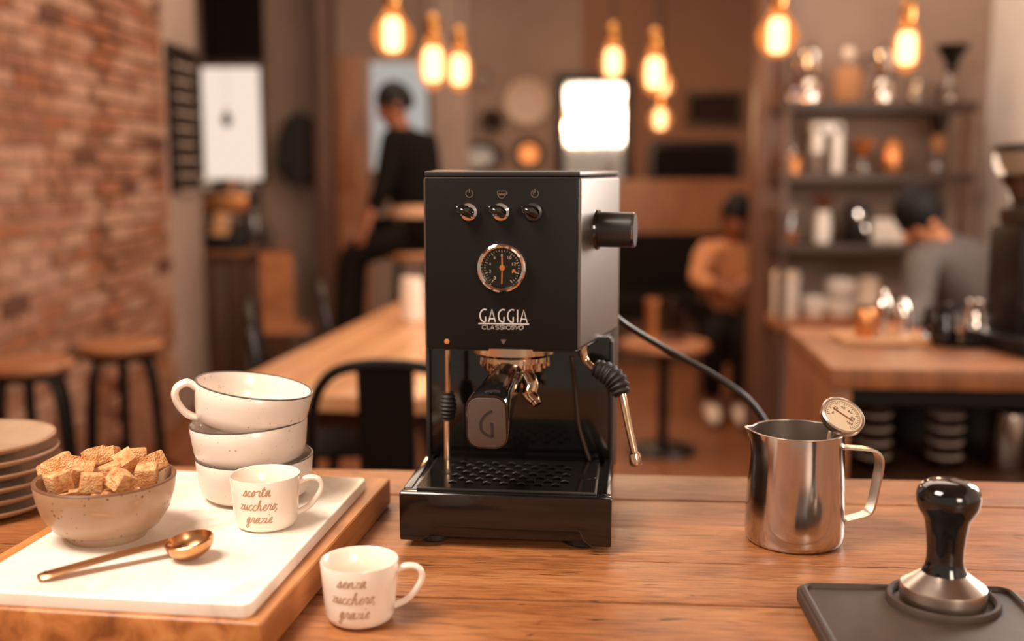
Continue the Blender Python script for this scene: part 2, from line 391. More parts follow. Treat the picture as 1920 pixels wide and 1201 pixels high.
# base with its arched front skirt
zt = MP(950, 929, 0).z
poly = [(BX0, .007), (BX0, zt), (BX1, zt), (BX1, .007), (.084, .007), (.077, .012), (.072, .022), (-.068, .022), (-.074, .012), (-.081, .007)]
bs = obj('drip_tray_housing', MB().prism([(x, z) for x, z in poly], 0, .012, lambda x, z, y: (x, y, z)), 'machine_gloss', CM, bev=.0022, seg=3)
obj('base_box', MB().box((0, .126, (zt - .002) / 2), (.2025, .226, zt - .016)), 'machine_gloss', CM, bev=.003)
obj('base_flank', MB().box((-.0975, .127, zt / 2 + .006), (.010, .226, zt - .010)), 'machine_gloss', CM, bev=.002)
obj('base_flank', MB().box((.0975, .127, zt / 2 + .006), (.010, .226, zt - .010)), 'machine_gloss', CM, bev=.002)
trs = MB()
for x0_, x1_, y0_, y1_ in ((-.1005, -.087, .0125, .14), (.087, .1005, .0125, .14), (-.0995, .0995, .1225, .14)): trs.box(((x0_ + x1_) / 2, (y0_ + y1_) / 2, zt - .002), (x1_ - x0_, y1_ - y0_, .0042))
obj('tray_surround', trs, 'machine_gloss', CM, bev=.001)
for sx in (-1, 1):
    for y in (.03, .22): obj('foot', MB().lathe([(.013, 0), (.016, .002), (.016, .009)], 24, (sx * .074, y, 0)), 'rubber', CM)
# tray rim + perforated grate
g0 = MP(785, 914, .014).x; gx0, gx1, gy0, gy1 = -.086, .086, .012, .122
rim = MB()
for c_, d_ in (((0, gy0 - .001, zt + .0012), (gx1 - gx0 + .004, .002, .0024)), ((gx0 - .001, (gy0 + gy1) / 2, zt + .0012), (.002, gy1 - gy0, .0024)), ((gx1 + .001, (gy0 + gy1) / 2, zt + .0012), (.002, gy1 - gy0, .0024))): rim.box(c_, d_)
tr = obj('drip_tray', rim, 'machine_satin', CM, bev=.0006)
gr = MB(); nx, ny = 20, 9; cw, ch = (gx1 - gx0) / nx, (gy1 - gy0) / ny; zg = zt + .0022
for i in range(nx):
    for j in range(ny):
        x0 = gx0 + i * cw; x1 = x0 + cw; y0 = gy0 + j * ch; y1 = y0 + ch
        hole = 1 <= j <= 7 and 3 <= i <= 16 and (i + j) % 2 == 0
        if not hole: gr.add([(x0, y0, zg), (x1, y0, zg), (x1, y1, zg), (x0, y1, zg)], [(0, 1, 2, 3)]); continue
        a0, a1, b0, b1 = x0 + cw * .04, x1 - cw * .04, y0 + ch * .22, y1 - ch * .22
        gr.add([(x0, y0, zg), (x1, y0, zg), (x1, y1, zg), (x0, y1, zg), (a0, b0, zg), (a1, b0, zg), (a1, b1, zg), (a0, b1, zg), (a0, b0, zg - .006), (a1, b0, zg - .006), (a1, b1, zg - .006), (a0, b1, zg - .006)],
               [(0, 1, 5, 4), (1, 2, 6, 5), (2, 3, 7, 6), (3, 0, 4, 7), (4, 5, 9, 8), (5, 6, 10, 9), (6, 7, 11, 10), (7, 4, 8, 11)])
obj('grate', gr, 'machine_gloss', tr)
lip = MB()
for i in range(nx):
    for j in range(ny):
        if 1 <= j <= 7 and 3 <= i <= 16 and (i + j) % 2 == 0:
            lip.tube([(gx0 + i * cw + cw * .05, gy0 + j * ch + ch * .8, zg), (gx0 + (i + .5) * cw, gy0 + j * ch + ch * .85, zg + .0011), (gx0 + i * cw + cw * .95, gy0 + j * ch + ch * .8, zg)], .0006, 5)
tag(obj('slot_lip', lip, 'machine_satin', tr), kind='stuff')
for p in ((845, 884, .03), (845, 866, .02), (1100, 893, .03)):
    q = MP(p[0], p[1], 0); pz = PZ(p[0], p[1], TZ + zg); q = ML_(pz)
    obj('finger_hole', MB().lathe([(.0095, 0), (.0095, .0004)], 28, (q.x, q.y, zg)), 'dial_black', tr)
# column, splash plate, back frame
obj('column', MB().box((0, .198, (hz0 + zt) / 2 - .001), (.1990, .10, hz0 - zt - .002)), 'machine_gloss', CM, bev=.003)
sp = obj('splash_plate', MB().box((0, .144, (hz0 + zt) / 2), (.1970, .01, hz0 - zt + .005)), 'machine_gloss', CM, bev=.002)
obj('splash_side', MB().box((-.0995, .15, (hz0 + zt) / 2 - .001), (.004, .03, hz0 - zt - .002)), 'machine_satin', CM, bev=.001)
obj('splash_side', MB().box((.0995, .15, (hz0 + zt) / 2 - .001), (.004, .03, hz0 - zt - .002)), 'machine_satin', CM, bev=.001)
obj('water_hose', MB().tube(catmull([MP(1072, 668, .135), MP(1080, 740, .135), MP(1086, 800, .135), MP(1105, 862, .135)], 6), 0.0024, 10), 'metal_brown', CM, smooth=True)
bkw = .1045
bk = MB().box((0, .226, (hz1 - .002 + .03) / 2), (bkw * 2, .03, hz1 - .032)); obj('back_frame', bk, 'machine_side_lit', CM, bev=.004, seg=3)
# head: narrower at the front than at the back
ch = [(hx0, HY), (hx1, HY), (bkw, .215), (-bkw, .215)]
hd = MB().prism(ch, hz0, hz1 - .0055); obj('head', hd, 'machine_side_lit', CM, bev=.0045, seg=4)
obj('front_panel', MB().box(((hx0 + hx1) / 2, HY - .0006, (hz0 + hz1 - .006) / 2), (hx1 - hx0 - .004, .003, hz1 - hz0 - .007)), 'machine_black', CM, bev=.0012)
obj('lid', MB().prism([(hx0 + .001, HY + .001), (hx1 - .001, HY + .001), (bkw - .001, .213), (-bkw + .001, .213)], hz1 - .005, hz1), 'machine_satin', CM, bev=.0016)
obj('head_underside', MB().prism([(hx0 + .004, HY + .006), (hx1 - .004, HY + .006), (.098, .19), (-.098, .19)], hz0 - .003, hz0), 'plastic_black', CM, bev=.002)
FP = HY - .0021
def on_front(u, v, w): return (u, FP - w, v)
def fr_xy(px, py): q = MP(px, py, FP); return q.x, q.z
px_m = abs(MP(1000, 450, FP).x - MP(900, 450, FP).x) / 100
for i, (px, py) in enumerate(((880, 397), (940, 397), (1001, 397))):
    x, z = fr_xy(px, py); r = 17.5 * px_m; rotm = Matrix.Rotation(R(90), 3, 'X')
    kn = obj('rocker_switch', MB().lathe([(r, 0), (r, .003), (r * .9, .0055), (r * .62, .0062), (r * .6, .003)], 40, (x, FP, z), rotm), 'chrome' if i < 2 else 'machine_satin', CM, smooth=True)
    kn['label'] = 'round toggle switch with chrome ring' if i < 2 else 'round toggle switch with black ring'
    lev = MB().tube([(x + .0035, FP - .003, z - .0025), (x - .002, FP - .010, z + .0015), (x - .0085, FP - .0135, z + .0035), (x - .0105, FP - .014, z + .0035)], [.0048, .0052, .0046, .003], 14, .62)
    obj('toggle', lev, 'plastic_gloss', kn, smooth=True)
for px in (880, 1003):
    ic = MB()
    x, z = fr_xy(px, 363); ribbon(ic, arc(x, z, 6.6 * px_m, 120, 420, 24), 1.7 * px_m, on_front); ribbon(ic, [(x, z + 1 * px_m), (x, z + 9 * px_m)], 1.8 * px_m, on_front)
    if px > 900: ribbon(ic, [(x - 2.6 * px_m, z - 2 * px_m), (x - 2.6 * px_m, z + 4 * px_m)], 1.3 * px_m, on_front)
    obj('power_icon' if px < 900 else 'steam_icon', ic, 'print_grey', CM)
ic = MB()
x, z = fr_xy(941, 363)
cupo = [(-8, 5), (8, 5), (8, -1), (5, -5), (2, -8), (-3, -8), (-7, -4), (-8, 0), (-8, 5)]
ribbon(ic, [(x + p * px_m, z + q * px_m) for p, q in cupo], 1.6 * px_m, on_front); ribbon(ic, [(x - 6 * px_m, z - 1 * px_m), (x + 6 * px_m, z - 1 * px_m)], 4 * px_m, on_front)
ribbon(ic, [(x + 8 * px_m, z + 3 * px_m), (x + 11 * px_m, z + 1 * px_m), (x + 8 * px_m, z - 2 * px_m)], 1.5 * px_m, on_front)
obj('cup_icon', ic, 'print_grey', CM)
# gauge
x, z = fr_xy(942, 501); gR = 46.5 * px_m; rotm = Matrix.Rotation(R(90), 3, 'X')
ga = obj('pressure_gauge', MB().lathe([(gR, 0), (gR, .006), (gR * .97, .0085), (gR * .9, .0095), (gR * .82, .0085), (gR * .76, .005), (gR * .76, .003)], 64, (x, FP, z), rotm), 'chrome', CM, smooth=True)
obj('dial', MB().lathe([(gR * .77, .0), (gR * .77, .0042)], 48, (x, FP, z), rotm), 'dial_black', ga)
pr = MB(); DF = FP - .0043
def on_dial(u, v, w): return (u, DF - w, v)
for i in range(33):
    a = R(235 - 290 * i / 32); r1 = gR * .72; r0 = r1 - gR * (.12 if i % 4 == 0 else .06)
    ribbon(pr, [(x + r0 * math.cos(a), z + r0 * math.sin(a)), (x + r1 * math.cos(a), z + r1 * math.sin(a))], gR * (.028 if i % 4 == 0 else .018), on_dial)
def digit_seg(mb, ch_, cx, cz, s, f, w):
    G = {'0': [arc(0, 0, .45, 0, 360, 16, .8)], '1': [[(-.2, .5), (0, .8), (0, -.8)]], '2': [[(-.4, .5), (-.2, .8), (.2, .8), (.4, .45), (-.4, -.8), (.4, -.8)]], '4': [[(.2, -.8), (.2, .8), (-.45, -.3), (.45, -.3)]],
         '6': [arc(0, -.3, .42, 0, 360, 14), [(-.42, -.3), (-.3, .4), (.2, .8)]], '8': [arc(0, .4, .35, 0, 360, 12), arc(0, -.4, .42, 0, 360, 12)]}
    for st in G[ch_]: ribbon(mb, [(cx + p * s, cz + q * s) for p, q in st], w, f)
for t_, ang in (('0', 235), ('2', 198), ('4', 162), ('6', 126), ('8', 90), ('10', 54), ('12', 18), ('14', -18)):
    for k, chx in enumerate(t_):
        digit_seg(pr, chx, x + gR * .5 * math.cos(R(ang)) + (k - (len(t_) - 1) / 2) * gR * .1, z + gR * .5 * math.sin(R(ang)), gR * .07, on_dial, gR * .02)
obj('dial_print', pr, 'print_silver', ga)
ne = MB(); nz = lambda u, v, w: (u, DF - .0012 - w, v)
ribbon(ne, [(x + gR * .01, z + gR * .42), (x + gR * .02, z)], gR * .06, nz); ribbon(ne, [(x + gR * .02, z + gR * .1), (x, z - gR * .64)], gR * .05, nz)
ne.lathe([(gR * .12, 0), (gR * .1, .0016)], 20, (x + gR * .02, DF - .0005, z), rotm)
obj('needle', ne, 'needle_orange', ga)
obj('warning_dot', MB().lathe([(gR * .07, 0), (gR * .06, .0005)], 16, (x + gR * .48, DF, z - gR * .12), rotm), 'needle_orange', ga)
obj('lens', MB().lathe([(gR * .78, 0), (0, .0012)], 40, (x, FP - .0066, z), rotm), 'lens_glass', ga, smooth=True)
# lettering
CAPS = {'G': ([arc(.34, .5, .30, 66, 262, 18, .5), [(.30, 0), (.40, .03), (.40, .42)]], .60), 'A': ([[(0, 0), (.22, 1), (.44, 0)], [(.09, .26), (.35, .26)]], .60), 'I': ([[(.08, 0), (.08, 1)]], .26),
        'C': ([arc(.32, .5, .32, 50, 310, 14, .5)], .62), 'L': ([[(.05, 1), (.05, 0), (.45, 0)]], .52), 'S': ([[(.5, .85), (.3, 1), (.08, .9), (.08, .62), (.45, .42), (.5, .15), (.28, 0), (.05, .12)]], .6),
        'e': ([[(.05, .4), (.5, .4), (.45, .65), (.25, .72), (.06, .5), (.08, .15), (.28, 0), (.5, .12)]], .56), 'v': ([[(0, .7), (.2, 0), (.42, .7)]], .46), 'o': ([arc(.26, .35, .25, 0, 360, 14, .35)], .56)}
def word(mb, txt, x0, x1, z0, h, w, f, slant=0):
    tot = sum(CAPS[c_][1] for c_ in txt); k = (x1 - x0) / tot; cx = x0
    for c_ in txt:
        for st in CAPS[c_][0]: ribbon(mb, [(cx + p * k + q * h * slant, z0 + q * h) for p, q in st], w, f)
        cx += CAPS[c_][1] * k
lt = MB(); x0, z0 = fr_xy(899, 603); x1, _ = fr_xy(993, 603); word(lt, 'GAGGIA', x0, x1, z0, 24 * px_m, 2.3 * px_m, on_front)
xa, za = fr_xy(897, 606); xb, _ = fr_xy(992, 606); ribbon(lt, [(xa, za), (xb, za)], 2.2 * px_m, on_front)
lt2 = MB(); xa, za = fr_xy(904, 616.5); xb, _ = fr_xy(958, 616); word(lt2, 'CLASSIC', xa, xb, za, 7.5 * px_m, 1.5 * px_m, on_front)
xa, za = fr_xy(956, 617); xb, _ = fr_xy(981, 616); word(lt2, 'evo', xa, xb, za, 10.5 * px_m, 1.8 * px_m, on_front, .25)
obj('brand_lettering', lt, 'print_silver', CM); obj('model_lettering', lt2, 'print_dim', CM)
tri = MB(); x, z = fr_xy(944, 640); tri.prism([(x - 6 * px_m, z + 4 * px_m), (x + 6 * px_m, z + 4 * px_m), (x, z - 6 * px_m)], FP + .0002, FP - .0003, lambda p, q, w: (p, w, q)); obj('alignment_mark', tri, 'print_grey', CM)
x, z = fr_xy(838, 640); obj('pilot_light', MB().lathe([(5.2 * px_m, 0), (4.6 * px_m, .0012), (0, .0018)], 20, (x, FP, z), rotm), 'lamp_amber', CM, smooth=True)
# steam knob on the right flank
kc = MP(1136, 430, .125); kc.x = hx1 + (bkw - hx1) * (.125 - HY) / (.215 - HY); ry = Matrix.Rotation(R(90), 3, 'Y') 
kl = (MP(1192, 431, .112).x - kc.x)
kt = Matrix.Rotation(R(-8), 3, 'Z') @ ry
kn = obj('steam_knob', MB().lathe([(.0183, -.006), (.0183, kl - .0015), (.0172, kl), (.0001, kl)], 40, kc, kt), 'machine_satin', CM, smooth=True)
obj('knob_collar', MB().lathe([(.0225, -.014), (.0225, -.002), (.0205, .0015), (.0185, .002)], 40, kc, kt), 'plastic_gloss', kn, smooth=True)
obj('knob_end_ring', MB().lathe([(.0183, kl - .003), (.0183, kl - .001)], 40, kc, kt), 'chrome', kn)
# group head
GX = MP(964, 680, .10).x; GY = .108; k_ = mpp(ML + Vector((0, GY, 0))); rG = 80 * k_; zA = hz0
gz1 = MP(964, 676, GY - rG).z; gz2 = MP(964, 701, GY - rG * .75).z
obj('group_flange', MB().lathe([(rG, zA + .002), (rG, gz1 + .003), (rG * .93, gz1), (rG * .3, gz1)], 64, (GX, GY, 0)), 'warm_chrome', CM, smooth=True)
gb = rG * .77
# left drain tube
dy = .098; t0 = MP(840, 650, dy); t1 = MP(840, 735, dy); t2 = MP(838, 787, dy); t3 = ML_(PZ(840, 869, TZ + zg))
dt = obj('drain_tube', MB().tube([(t0.x, dy, t0.z + .01), (t1.x, dy, t1.z), (t2.x, dy, t2.z), (t2.x, dy, zg - .002)], .0031, 16), 'warm_chrome', CM, smooth=True)
gp = []
for i in range(41):
    t = i / 40; gp.append(((.0058 + .003 * math.sin(t * math.pi)) + .0007 * math.cos(t * 2 * math.pi * 7), t1.z + (t2.z - t1.z) * t))
obj('rubber_grip', MB().lathe([(.003, gp[0][1])] + gp + [(.003, gp[-1][1])], 24, (t1.x, dy, 0)), 'rubber', dt, smooth=True)
# steam wand
sy = .092
pts = [MP(1094, 640, sy), MP(1094, 662, sy), MP(1099, 677, sy), MP(1112, 689, sy - .004), MP(1128, 695, sy - .008), MP(1146, 702, sy - .012), MP(1160, 720, sy - .016), MP(1168, 745, sy - .02), MP(1179, 800, sy - .024), MP(1190, 850, sy - .028)]
cp_ = catmull(pts, 6); wa = obj('steam_wand', MB().tube(cp_, .0038, 14), 'warm_chrome', CM, smooth=True)
seg_ = catmull([MP(1118, 690, sy - .005), MP(1140, 700, sy - .011), MP(1157, 717, sy - .015), MP(1166, 740, sy - .019)], 16)
rr = [(.0082 + .0030 * math.sin(math.pi * min(1, i / (len(seg_) - 1) * 1.0))) + .0012 * math.cos(i * 2 * math.pi / 6.2) for i in range(len(seg_))]
obj('rubber_grip', MB().tube(seg_, rr, 18), 'rubber', wa, smooth=True)
e0, e1 = pts[-1], MP(1193, 874, sy - .030)
obj('nozzle', MB().tube([e0 + (e0 - e1) * .1, e0, e0 + (e1 - e0) * .55, e1 + (e0 - e1) * .15, e1], [.004, .0056, .0066, .006, .0035], 14), 'warm_chrome', wa, smooth=True)
# power cord leaving at the back and running over the far edge of the counter
cpts = [DY(1150, 590, 1.275), DY(1178, 612, 1.30), DY(1250, 655, 1.335), DY(1335, 701, 1.35), DY(1395, 742, 1.35), DY(1432, 787, 1.348), DY(1458, 840, 1.345), DY(1475, 905, 1.34), DY(1480, 1000, 1.34)]
pc = obj('power_cord', MB().tube([ML_(p) for p in catmull(cpts, 8)], .0042, 12), 'plastic_black', CM, smooth=True)

# portafilter locked into the group
PF = thing('portafilter', 'black handled portafilter with grey end cap locked under the machine head', 'portafilter', ML + Matrix.Rotation(MY, 3, 'Z') @ Vector((GX, GY, gz1)), MY)
hgt = gz1 - gz2
nut = [(gb, 0), (gb * 1.0, -hgt * .45), (gb * .92, -hgt * .5), (gb * .92, -hgt), (gb * .86, -hgt * 1.15), (gb * .3, -hgt * 1.2)]
obj('filter_holder', MB().lathe(nut, 48), 'warm_chrome', PF, smooth=True)
lg = MB()
for a_ in range(16): an = 2 * math.pi * a_ / 16; lg.box((gb * .99 * math.cos(an), gb * .99 * math.sin(an), -hgt * .45), (.003, .003, hgt * .7), Matrix.Rotation(an, 3, 'Z'))
obj('locking_ribs', lg, 'warm_chrome', PF, bev=.0006)
off = Vector((GX, GY, gz1))
h0 = Vector((-.004, -gb * .55, -hgt * .9)); h1 = MP(913, 791, -.012) - off
ax = (h1 - h0); aL = ax.length; q = ax.to_track_quat('Z', 'Y').to_matrix()
hm = MB(); prev = None; secs = [(0, .026, .022), (.08, .033, .027), (.2, .034, .031), (.45, .032, .038), (.75, .036, .048), (.93, .041, .055), (1.0, .0405, .0545)]
n_ = 0; vs = []; fs = []
xa = q @ Vector((1, 0, 0)); xa = Vector((xa.x, xa.y, 0)).normalized() if abs(xa.x) > .5 else Vector((1, 0, 0))
xa = (Vector((1, 0, 0)) - ax.normalized() * ax.normalized().x).normalized(); za_ = xa.cross(ax.normalized()).normalized()
if za_.z < 0: za_ = -za_
# sections sheared so that the end cap faces the camera squarely
for t, w_, h_ in secs:
    ring = rrect(w_, h_, min(w_, h_) * (.48 if t < .3 else .34), 5); n_ = len(ring); tw = min(1, t * 1.2)
    for u, v in ring:
        A = h0 + ax * t + xa * u + za_ * v; B = h0 + ax * t + Vector((1, 0, 0)) * u + Vector((0, -.16, .99)) * v
        vs.append(A.lerp(B, tw))
for i in range(len(secs) - 1):
    for k in range(n_): kk = (k + 1) % n_; fs.append((i * n_ + k, i * n_ + kk, (i + 1) * n_ + kk, (i + 1) * n_ + k))
fs += [tuple(range(n_)), tuple((len(secs) - 1) * n_ + k for k in range(n_))]
hdl = obj('handle', MB().add(vs, fs), 'plastic_gloss', PF, smooth=True, ang=50)
CX = Vector((1, 0, 0)); CZ = Vector((0, -.16, .99)).normalized(); CN = Vector((0, -.99, -.16))
def on_cap(u, v, w): return h1 + CX * u + CZ * v + CN * w
obj('end_cap', MB().prism(rrect(.0365, .0500, .0112, 6), 0, .0022, on_cap), 'cap_grey', hdl, bev=.0009)
gl = MB(); s_ = .0185
ribbon(gl, [(x_ * 1.0, y_) for x_, y_ in catmull([(.0055, .0125), (.0015, .010), (-.0035, .005), (-.0058, -.001), (-.0048, -.0075), (-.001, -.0115), (.0035, -.0135), (.0062, -.0135)], 5)], .0026, on_cap, .0018, .0025)
ribbon(gl, [(.0052, -.0135), (.0052, -.0005), (.0035, -.0005)], .0026, on_cap, .0018, .0025)
obj('emblem', gl, 'cap_engraved', hdl)
spt = [MP(985, 700, .085) - off, MP(996, 722, .08) - off, MP(992, 738, .075) - off, MP(1003, 750, .072) - off, MP(1008, 758, .07) - off]
obj('spout', MB().tube(catmull(spt, 5), [.0085] * 6 + [.008] * 5 + [.0065] * 5 + [.005] * 5, 14), 'warm_chrome', PF, smooth=True)
obj('spout_body', MB().lathe([(.012, -hgt * 1.6 - .01), (.016, -hgt * 1.5), (gb * .5, -hgt * 1.1)], 24), 'warm_chrome', PF, smooth=True)

# ------------------------------------------------------------------ serving board with marble slab
BZ, SZ = .030, .042
ang = R(-8.0); c8 = Vector((math.cos(ang), math.sin(ang), 0)); d8 = Vector((-math.sin(ang), math.cos(ang), 0))
nr = PZ(490, 1168, TZ + BZ); bw, bl = .285, .392
wb = obj('serving_board', MB().box((-bw / 2, bl / 2, BZ / 2), (bw, bl, BZ)), 'board_wood', None, (nr.x, nr.y, TZ), (0, 0, ang), bev=.0035, seg=3)
tag(wb, 'thick oak serving board under the white marble slab', 'board')
nr2 = PZ(467, 1133, TZ + SZ); mw, ml = .240, .345
ms = obj('marble_slab', MB().prism([(x - mw / 2, y + ml / 2) for x, y in rrect(mw, ml, .008, 4)], 0, SZ - BZ), 'marble', None, (nr2.x, nr2.y, TZ + BZ), (0, 0, R(-7.4)), bev=.0022, seg=3)
tag(ms, 'white marble slab lying on the oak serving board', 'slab')

# ------------------------------------------------------------------ cursive writing
CUR = {'s': [(0, 0), (.35, .9), (.42, 1), (.52, .6), (.55, .25), (.4, 0), (.12, .08), (.35, 0), (.75, .15)], 'e': [(0, .1), (.35, .45), (.55, .8), (.4, 1), (.2, .75), (.15, .35), (.35, 0), (.75, .2)],
       'n': [(0, .1), (.15, .9), (.18, 0), (.22, .3), (.42, .9), (.6, .9), (.62, .3), (.75, 0), (.95, .2)], 'z': [(0, .8), (.15, 1), (.52, .95), (.1, .05), (.4, .1), (.8, .1)],
       'a': [(0, .1), (.55, .9), (.25, 1), (.05, .5), (.2, 0), (.5, .4), (.6, 1), (.58, .2), (.75, 0), (.9, .2)], 'u': [(0, .1), (.12, 1), (.12, .3), (.3, 0), (.5, .4), (.6, 1), (.6, .2), (.75, 0), (.9, .2)],
       'c': [(0, .1), (.08, .5), (.25, .9), (.52, .9), (.25, .93), (.08, .5), (.15, .1), (.38, 0), (.7, .2)], 'h': [(0, .1), (.3, 1.4), (.25, 1.9), (.12, 1.5), (.1, 0), (.2, .5), (.4, .95), (.55, .7), (.58, .1), (.75, 0), (.9, .2)],
       'r': [(0, .1), (.15, 1), (.25, 1), (.5, .9), (.45, .3), (.6, 0), (.75, .2)], 'o': [(0, .1), (.25, .95), (.3, 1), (.05, .5), (.25, 0), (.5, .4), (.4, .95), (.36, .88), (.75, .85)],
       't': [(0, .1), (.25, 1.7), (.2, .3), (.35, 0), (.65, .2)], 'g': [(0, .1), (.5, .9), (.25, 1), (.05, .5), (.25, .05), (.5, .5), (.55, 1), (.5, -.6), (.25, -.9), (.1, -.5), (.5, 0), (.85, .2)], 'i': [(0, .1), (.15, 1), (.15, .2), (.3, 0), (.5, .2)]}
def cursive(mb, txt, cx, cz, h, wdt, f):
    pts, x, extra, runs = [], 0, [], []
    for chh in txt:
        if chh == ',': extra.append([(x + .1, .15), (x, -.4)]); x += .2; continue
        if chh == 'z':
            if pts: runs.append(pts)
            pts = []; extra.append([(x + .02, .92), (x + .58, .95), (x + .04, .05), (x + .72, .1)]); x += .72; continue
        g = CUR[chh]; pts += [(x + p, q) for p, q in g[(1 if pts else 0):]]
        if chh == 'i': extra.append([(x + .3, 1.45), (x + .38, 1.6)])
        if chh == 't': extra.append([(x - .05, 1.15), (x + .55, 1.25)])
        x += g[-1][0]
    sl = lambda p, q: (cx + (p - x / 2 + q * .3) * h * 1.05, cz + q * h)
    for run in runs + ([pts] if pts else []): ribbon(mb, [sl(p.x, p.y) for p in catmull(run, 4)], wdt, f)
    for e in extra: ribbon(mb, [sl(*p) for p in e], wdt, f)
def espresso_cup(pxb, pyb, pyr, rpx, z0, label, words, th0, hrot, wpx):
    b = PZ(pxb, pyb, z0); H = DY(pxb, pyr, b.y).z - z0; k = mpp(b + Vector((0, 0, H))); r = rpx * k
    t = thing('espresso_cup', label, 'cup', b, 0, 'white espresso cups with handwriting')
    out = [(r * .62, 0), (r * .74, H * .012), (r * .835, H * .05), (r * .885, H * .14), (r * .92, H * .35), (r * .96, H * .65), (r, H * .985), (r * .99, H)]
    inn = [(r * .955, H * .985), (r * .91, H * .6), (r * .84, H * .2), (r * .6, H * .08), (0.0001, H * .07)]
    obj('body', MB().lathe([(0.0001, .001)] + out + inn, 64), 'porcelain', t, smooth=True, ang=60)
    hr = Matrix.Rotation(hrot, 3, 'Z')
    hp = [Vector(p) for p in ((r * .9, 0, H * .79), (r * 1.18, 0, H * .86), (r * 1.47, 0, H * .84), (r * 1.6, 0, H * .70), (r * 1.5, 0, H * .52), (r * 1.22, 0, H * .31), (r * .88, 0, H * .2))]
    obj('handle', MB().tube([hr @ p for p in catmull(hp, 6)], r * .085, 14, 1.25), 'porcelain', t, smooth=True)
    def f(u, v, w):
        for (ra, za), (rc_, zc_) in zip(out, out[1:]):
            if za <= v <= zc_: rr_ = ra + (rc_ - ra) * (v - za) / (zc_ - za) + w; break
        a_ = th0 + u / (r * .94); return (rr_ * math.cos(a_), rr_ * math.sin(a_), v)
    wr_ = MB()
    for i, w_ in enumerate(words): cursive(wr_, w_, (-.02, 0, 0.02)[i] * r, H * (.74, .47, .22)[i], H * .108, wpx * k, f)
    obj('handwriting', wr_, 'script_ink', t)
    return t
espresso_cup(676, 1158, 1047, 73, TZ, 'white espresso cup standing on the bare wooden counter', ('senza', 'zucchero,', 'grazie'), R(-90 - 4), R(4), 1.8)
espresso_cup(500, 983, 887, 65, TZ + SZ, 'white espresso cup standing on the marble slab before the cup stack', ('scorta', 'zucchero,', 'grazie'), R(-90 - 2), R(14), 1.8)

# ------------------------------------------------------------------ stack of three speckled cups
sb = PZ(480, 928, TZ + SZ); ks = mpp(sb + Vector((0, 0, .05))); rc = 108 * ks
zr = [DY(478, py, sb.y).z - sb.z for py in (850, 786)]
HC = zr[0]
def big_cup(label, hnd):
    t = thing('coffee_cup', label, 'cup', (0, 0, 0), 0, 'stacked speckled cups')
    pr = [(.0001, .0015), (rc * .52, .0015), (rc * .56, 0), (rc * .60, .0015), (rc * .62, .005), (rc * .83, HC * .07), (rc * .91, HC * .17), (rc * .952, HC * .38), (rc * .978, HC * .65), (rc, HC * .97)]
    inn = [(rc * .955, HC * .97), (rc * .935, HC * .6), (rc * .89, HC * .3), (rc * .74, HC * .16), (.0001, HC * .13)]
    obj('body', MB().lathe(pr + [(rc * .99, HC * .985), (rc * .965, HC * .985)] + inn, 72), 'cup_glaze', t, smooth=True, ang=60)
    obj('rim', MB().lathe([(rc * .998, HC * .965), (rc * 1.002, HC * .975), (rc * .998, HC * .995), (rc * .975, HC * 1.0), (rc * .957, HC * .985)], 72, cap=False), 'rim_dark', t, smooth=True)
    hp = [Vector(p) for p in ((-rc * .97, 0, HC * .84), (-rc * 1.12, 0, HC * .93), (-rc * 1.27, 0, HC * .80), (-rc * 1.29, 0, HC * .60), (-rc * 1.2, 0, HC * .38), (-rc * 1.05, 0, HC * .2), (-rc * .86, 0, HC * .12))]
    h = obj('handle', MB().tube([Matrix.Rotation(hnd, 3, 'Z') @ p for p in catmull(hp, 6)], rc * .064, 14, 1.8), 'cup_glaze', t, smooth=True)
    return t
c1 = big_cup('bottom cup of the speckled stack, standing on the marble slab', R(-76)); c1.location = sb
c2 = big_cup('middle cup of the speckled stack of three', R(-78)); c2.location = sb + Vector((-.003, 0, zr[1] - HC)); c2.rotation_euler = (0, R(-2.6), 0)
c3 = big_cup('topmost cup of the speckled stack, tilted, handle to the left', R(20))
tl = (DY(372, 703, sb.y) + DY(583, 738, sb.y)) / 2
c3.rotation_euler = (0, R(9), 0)
c3.location = Vector((tl.x, sb.y, tl.z)) - Euler((0, R(9), 0)).to_matrix() @ Vector((0, 0, HC))

# ------------------------------------------------------------------ bowl of sugar cubes
bb = PZ(203, 1003, TZ + SZ); hb = DY(190, 892, bb.y).z - bb.z; kb = mpp(bb + Vector((0, 0, hb))); rb = 128 * kb
bo = thing('sugar_bowl', 'speckled beige stoneware bowl heaped with brown sugar cubes', 'bowl', bb, 0)
pr = [(.0001, .002), (rb * .5, .002), (rb * .54, 0), (rb * .57, .003), (rb * .56, .007), (rb * .74, hb * .2), (rb * .89, hb * .45), (rb * .965, hb * .72), (rb, hb * .97), (rb * .995, hb * .99)]
inn = [(rb * .945, hb * .985), (rb * .91, hb * .7), (rb * .8, hb * .4), (rb * .55, hb * .2), (.0001, hb * .15)]
obj('body', MB().lathe(pr + inn, 72), 'bowl_glaze', bo, smooth=True, ang=60)
obj('rim', MB().lathe([(rb * .999, hb * .965), (rb * 1.004, hb * .98), (rb * .99, hb * 1.0), (rb * .96, hb * 1.0), (rb * .944, hb * .98)], 72, cap=False), 'rim_brown', bo, smooth=True)
CS = 38 * kb
cube_meshes = []
for i in range(4):
    b = MB().box((0, 0, 0), (CS, CS, CS)); b.v = [(x * random.uniform(.92, 1.05), y * random.uniform(.92, 1.05), z * random.uniform(.86, 1.0)) for x, y, z in b.v]
    me = b.mesh('sugar_cube', CS * .1, 2); me.materials.append(MATS['sugar']); cube_meshes.append(me)
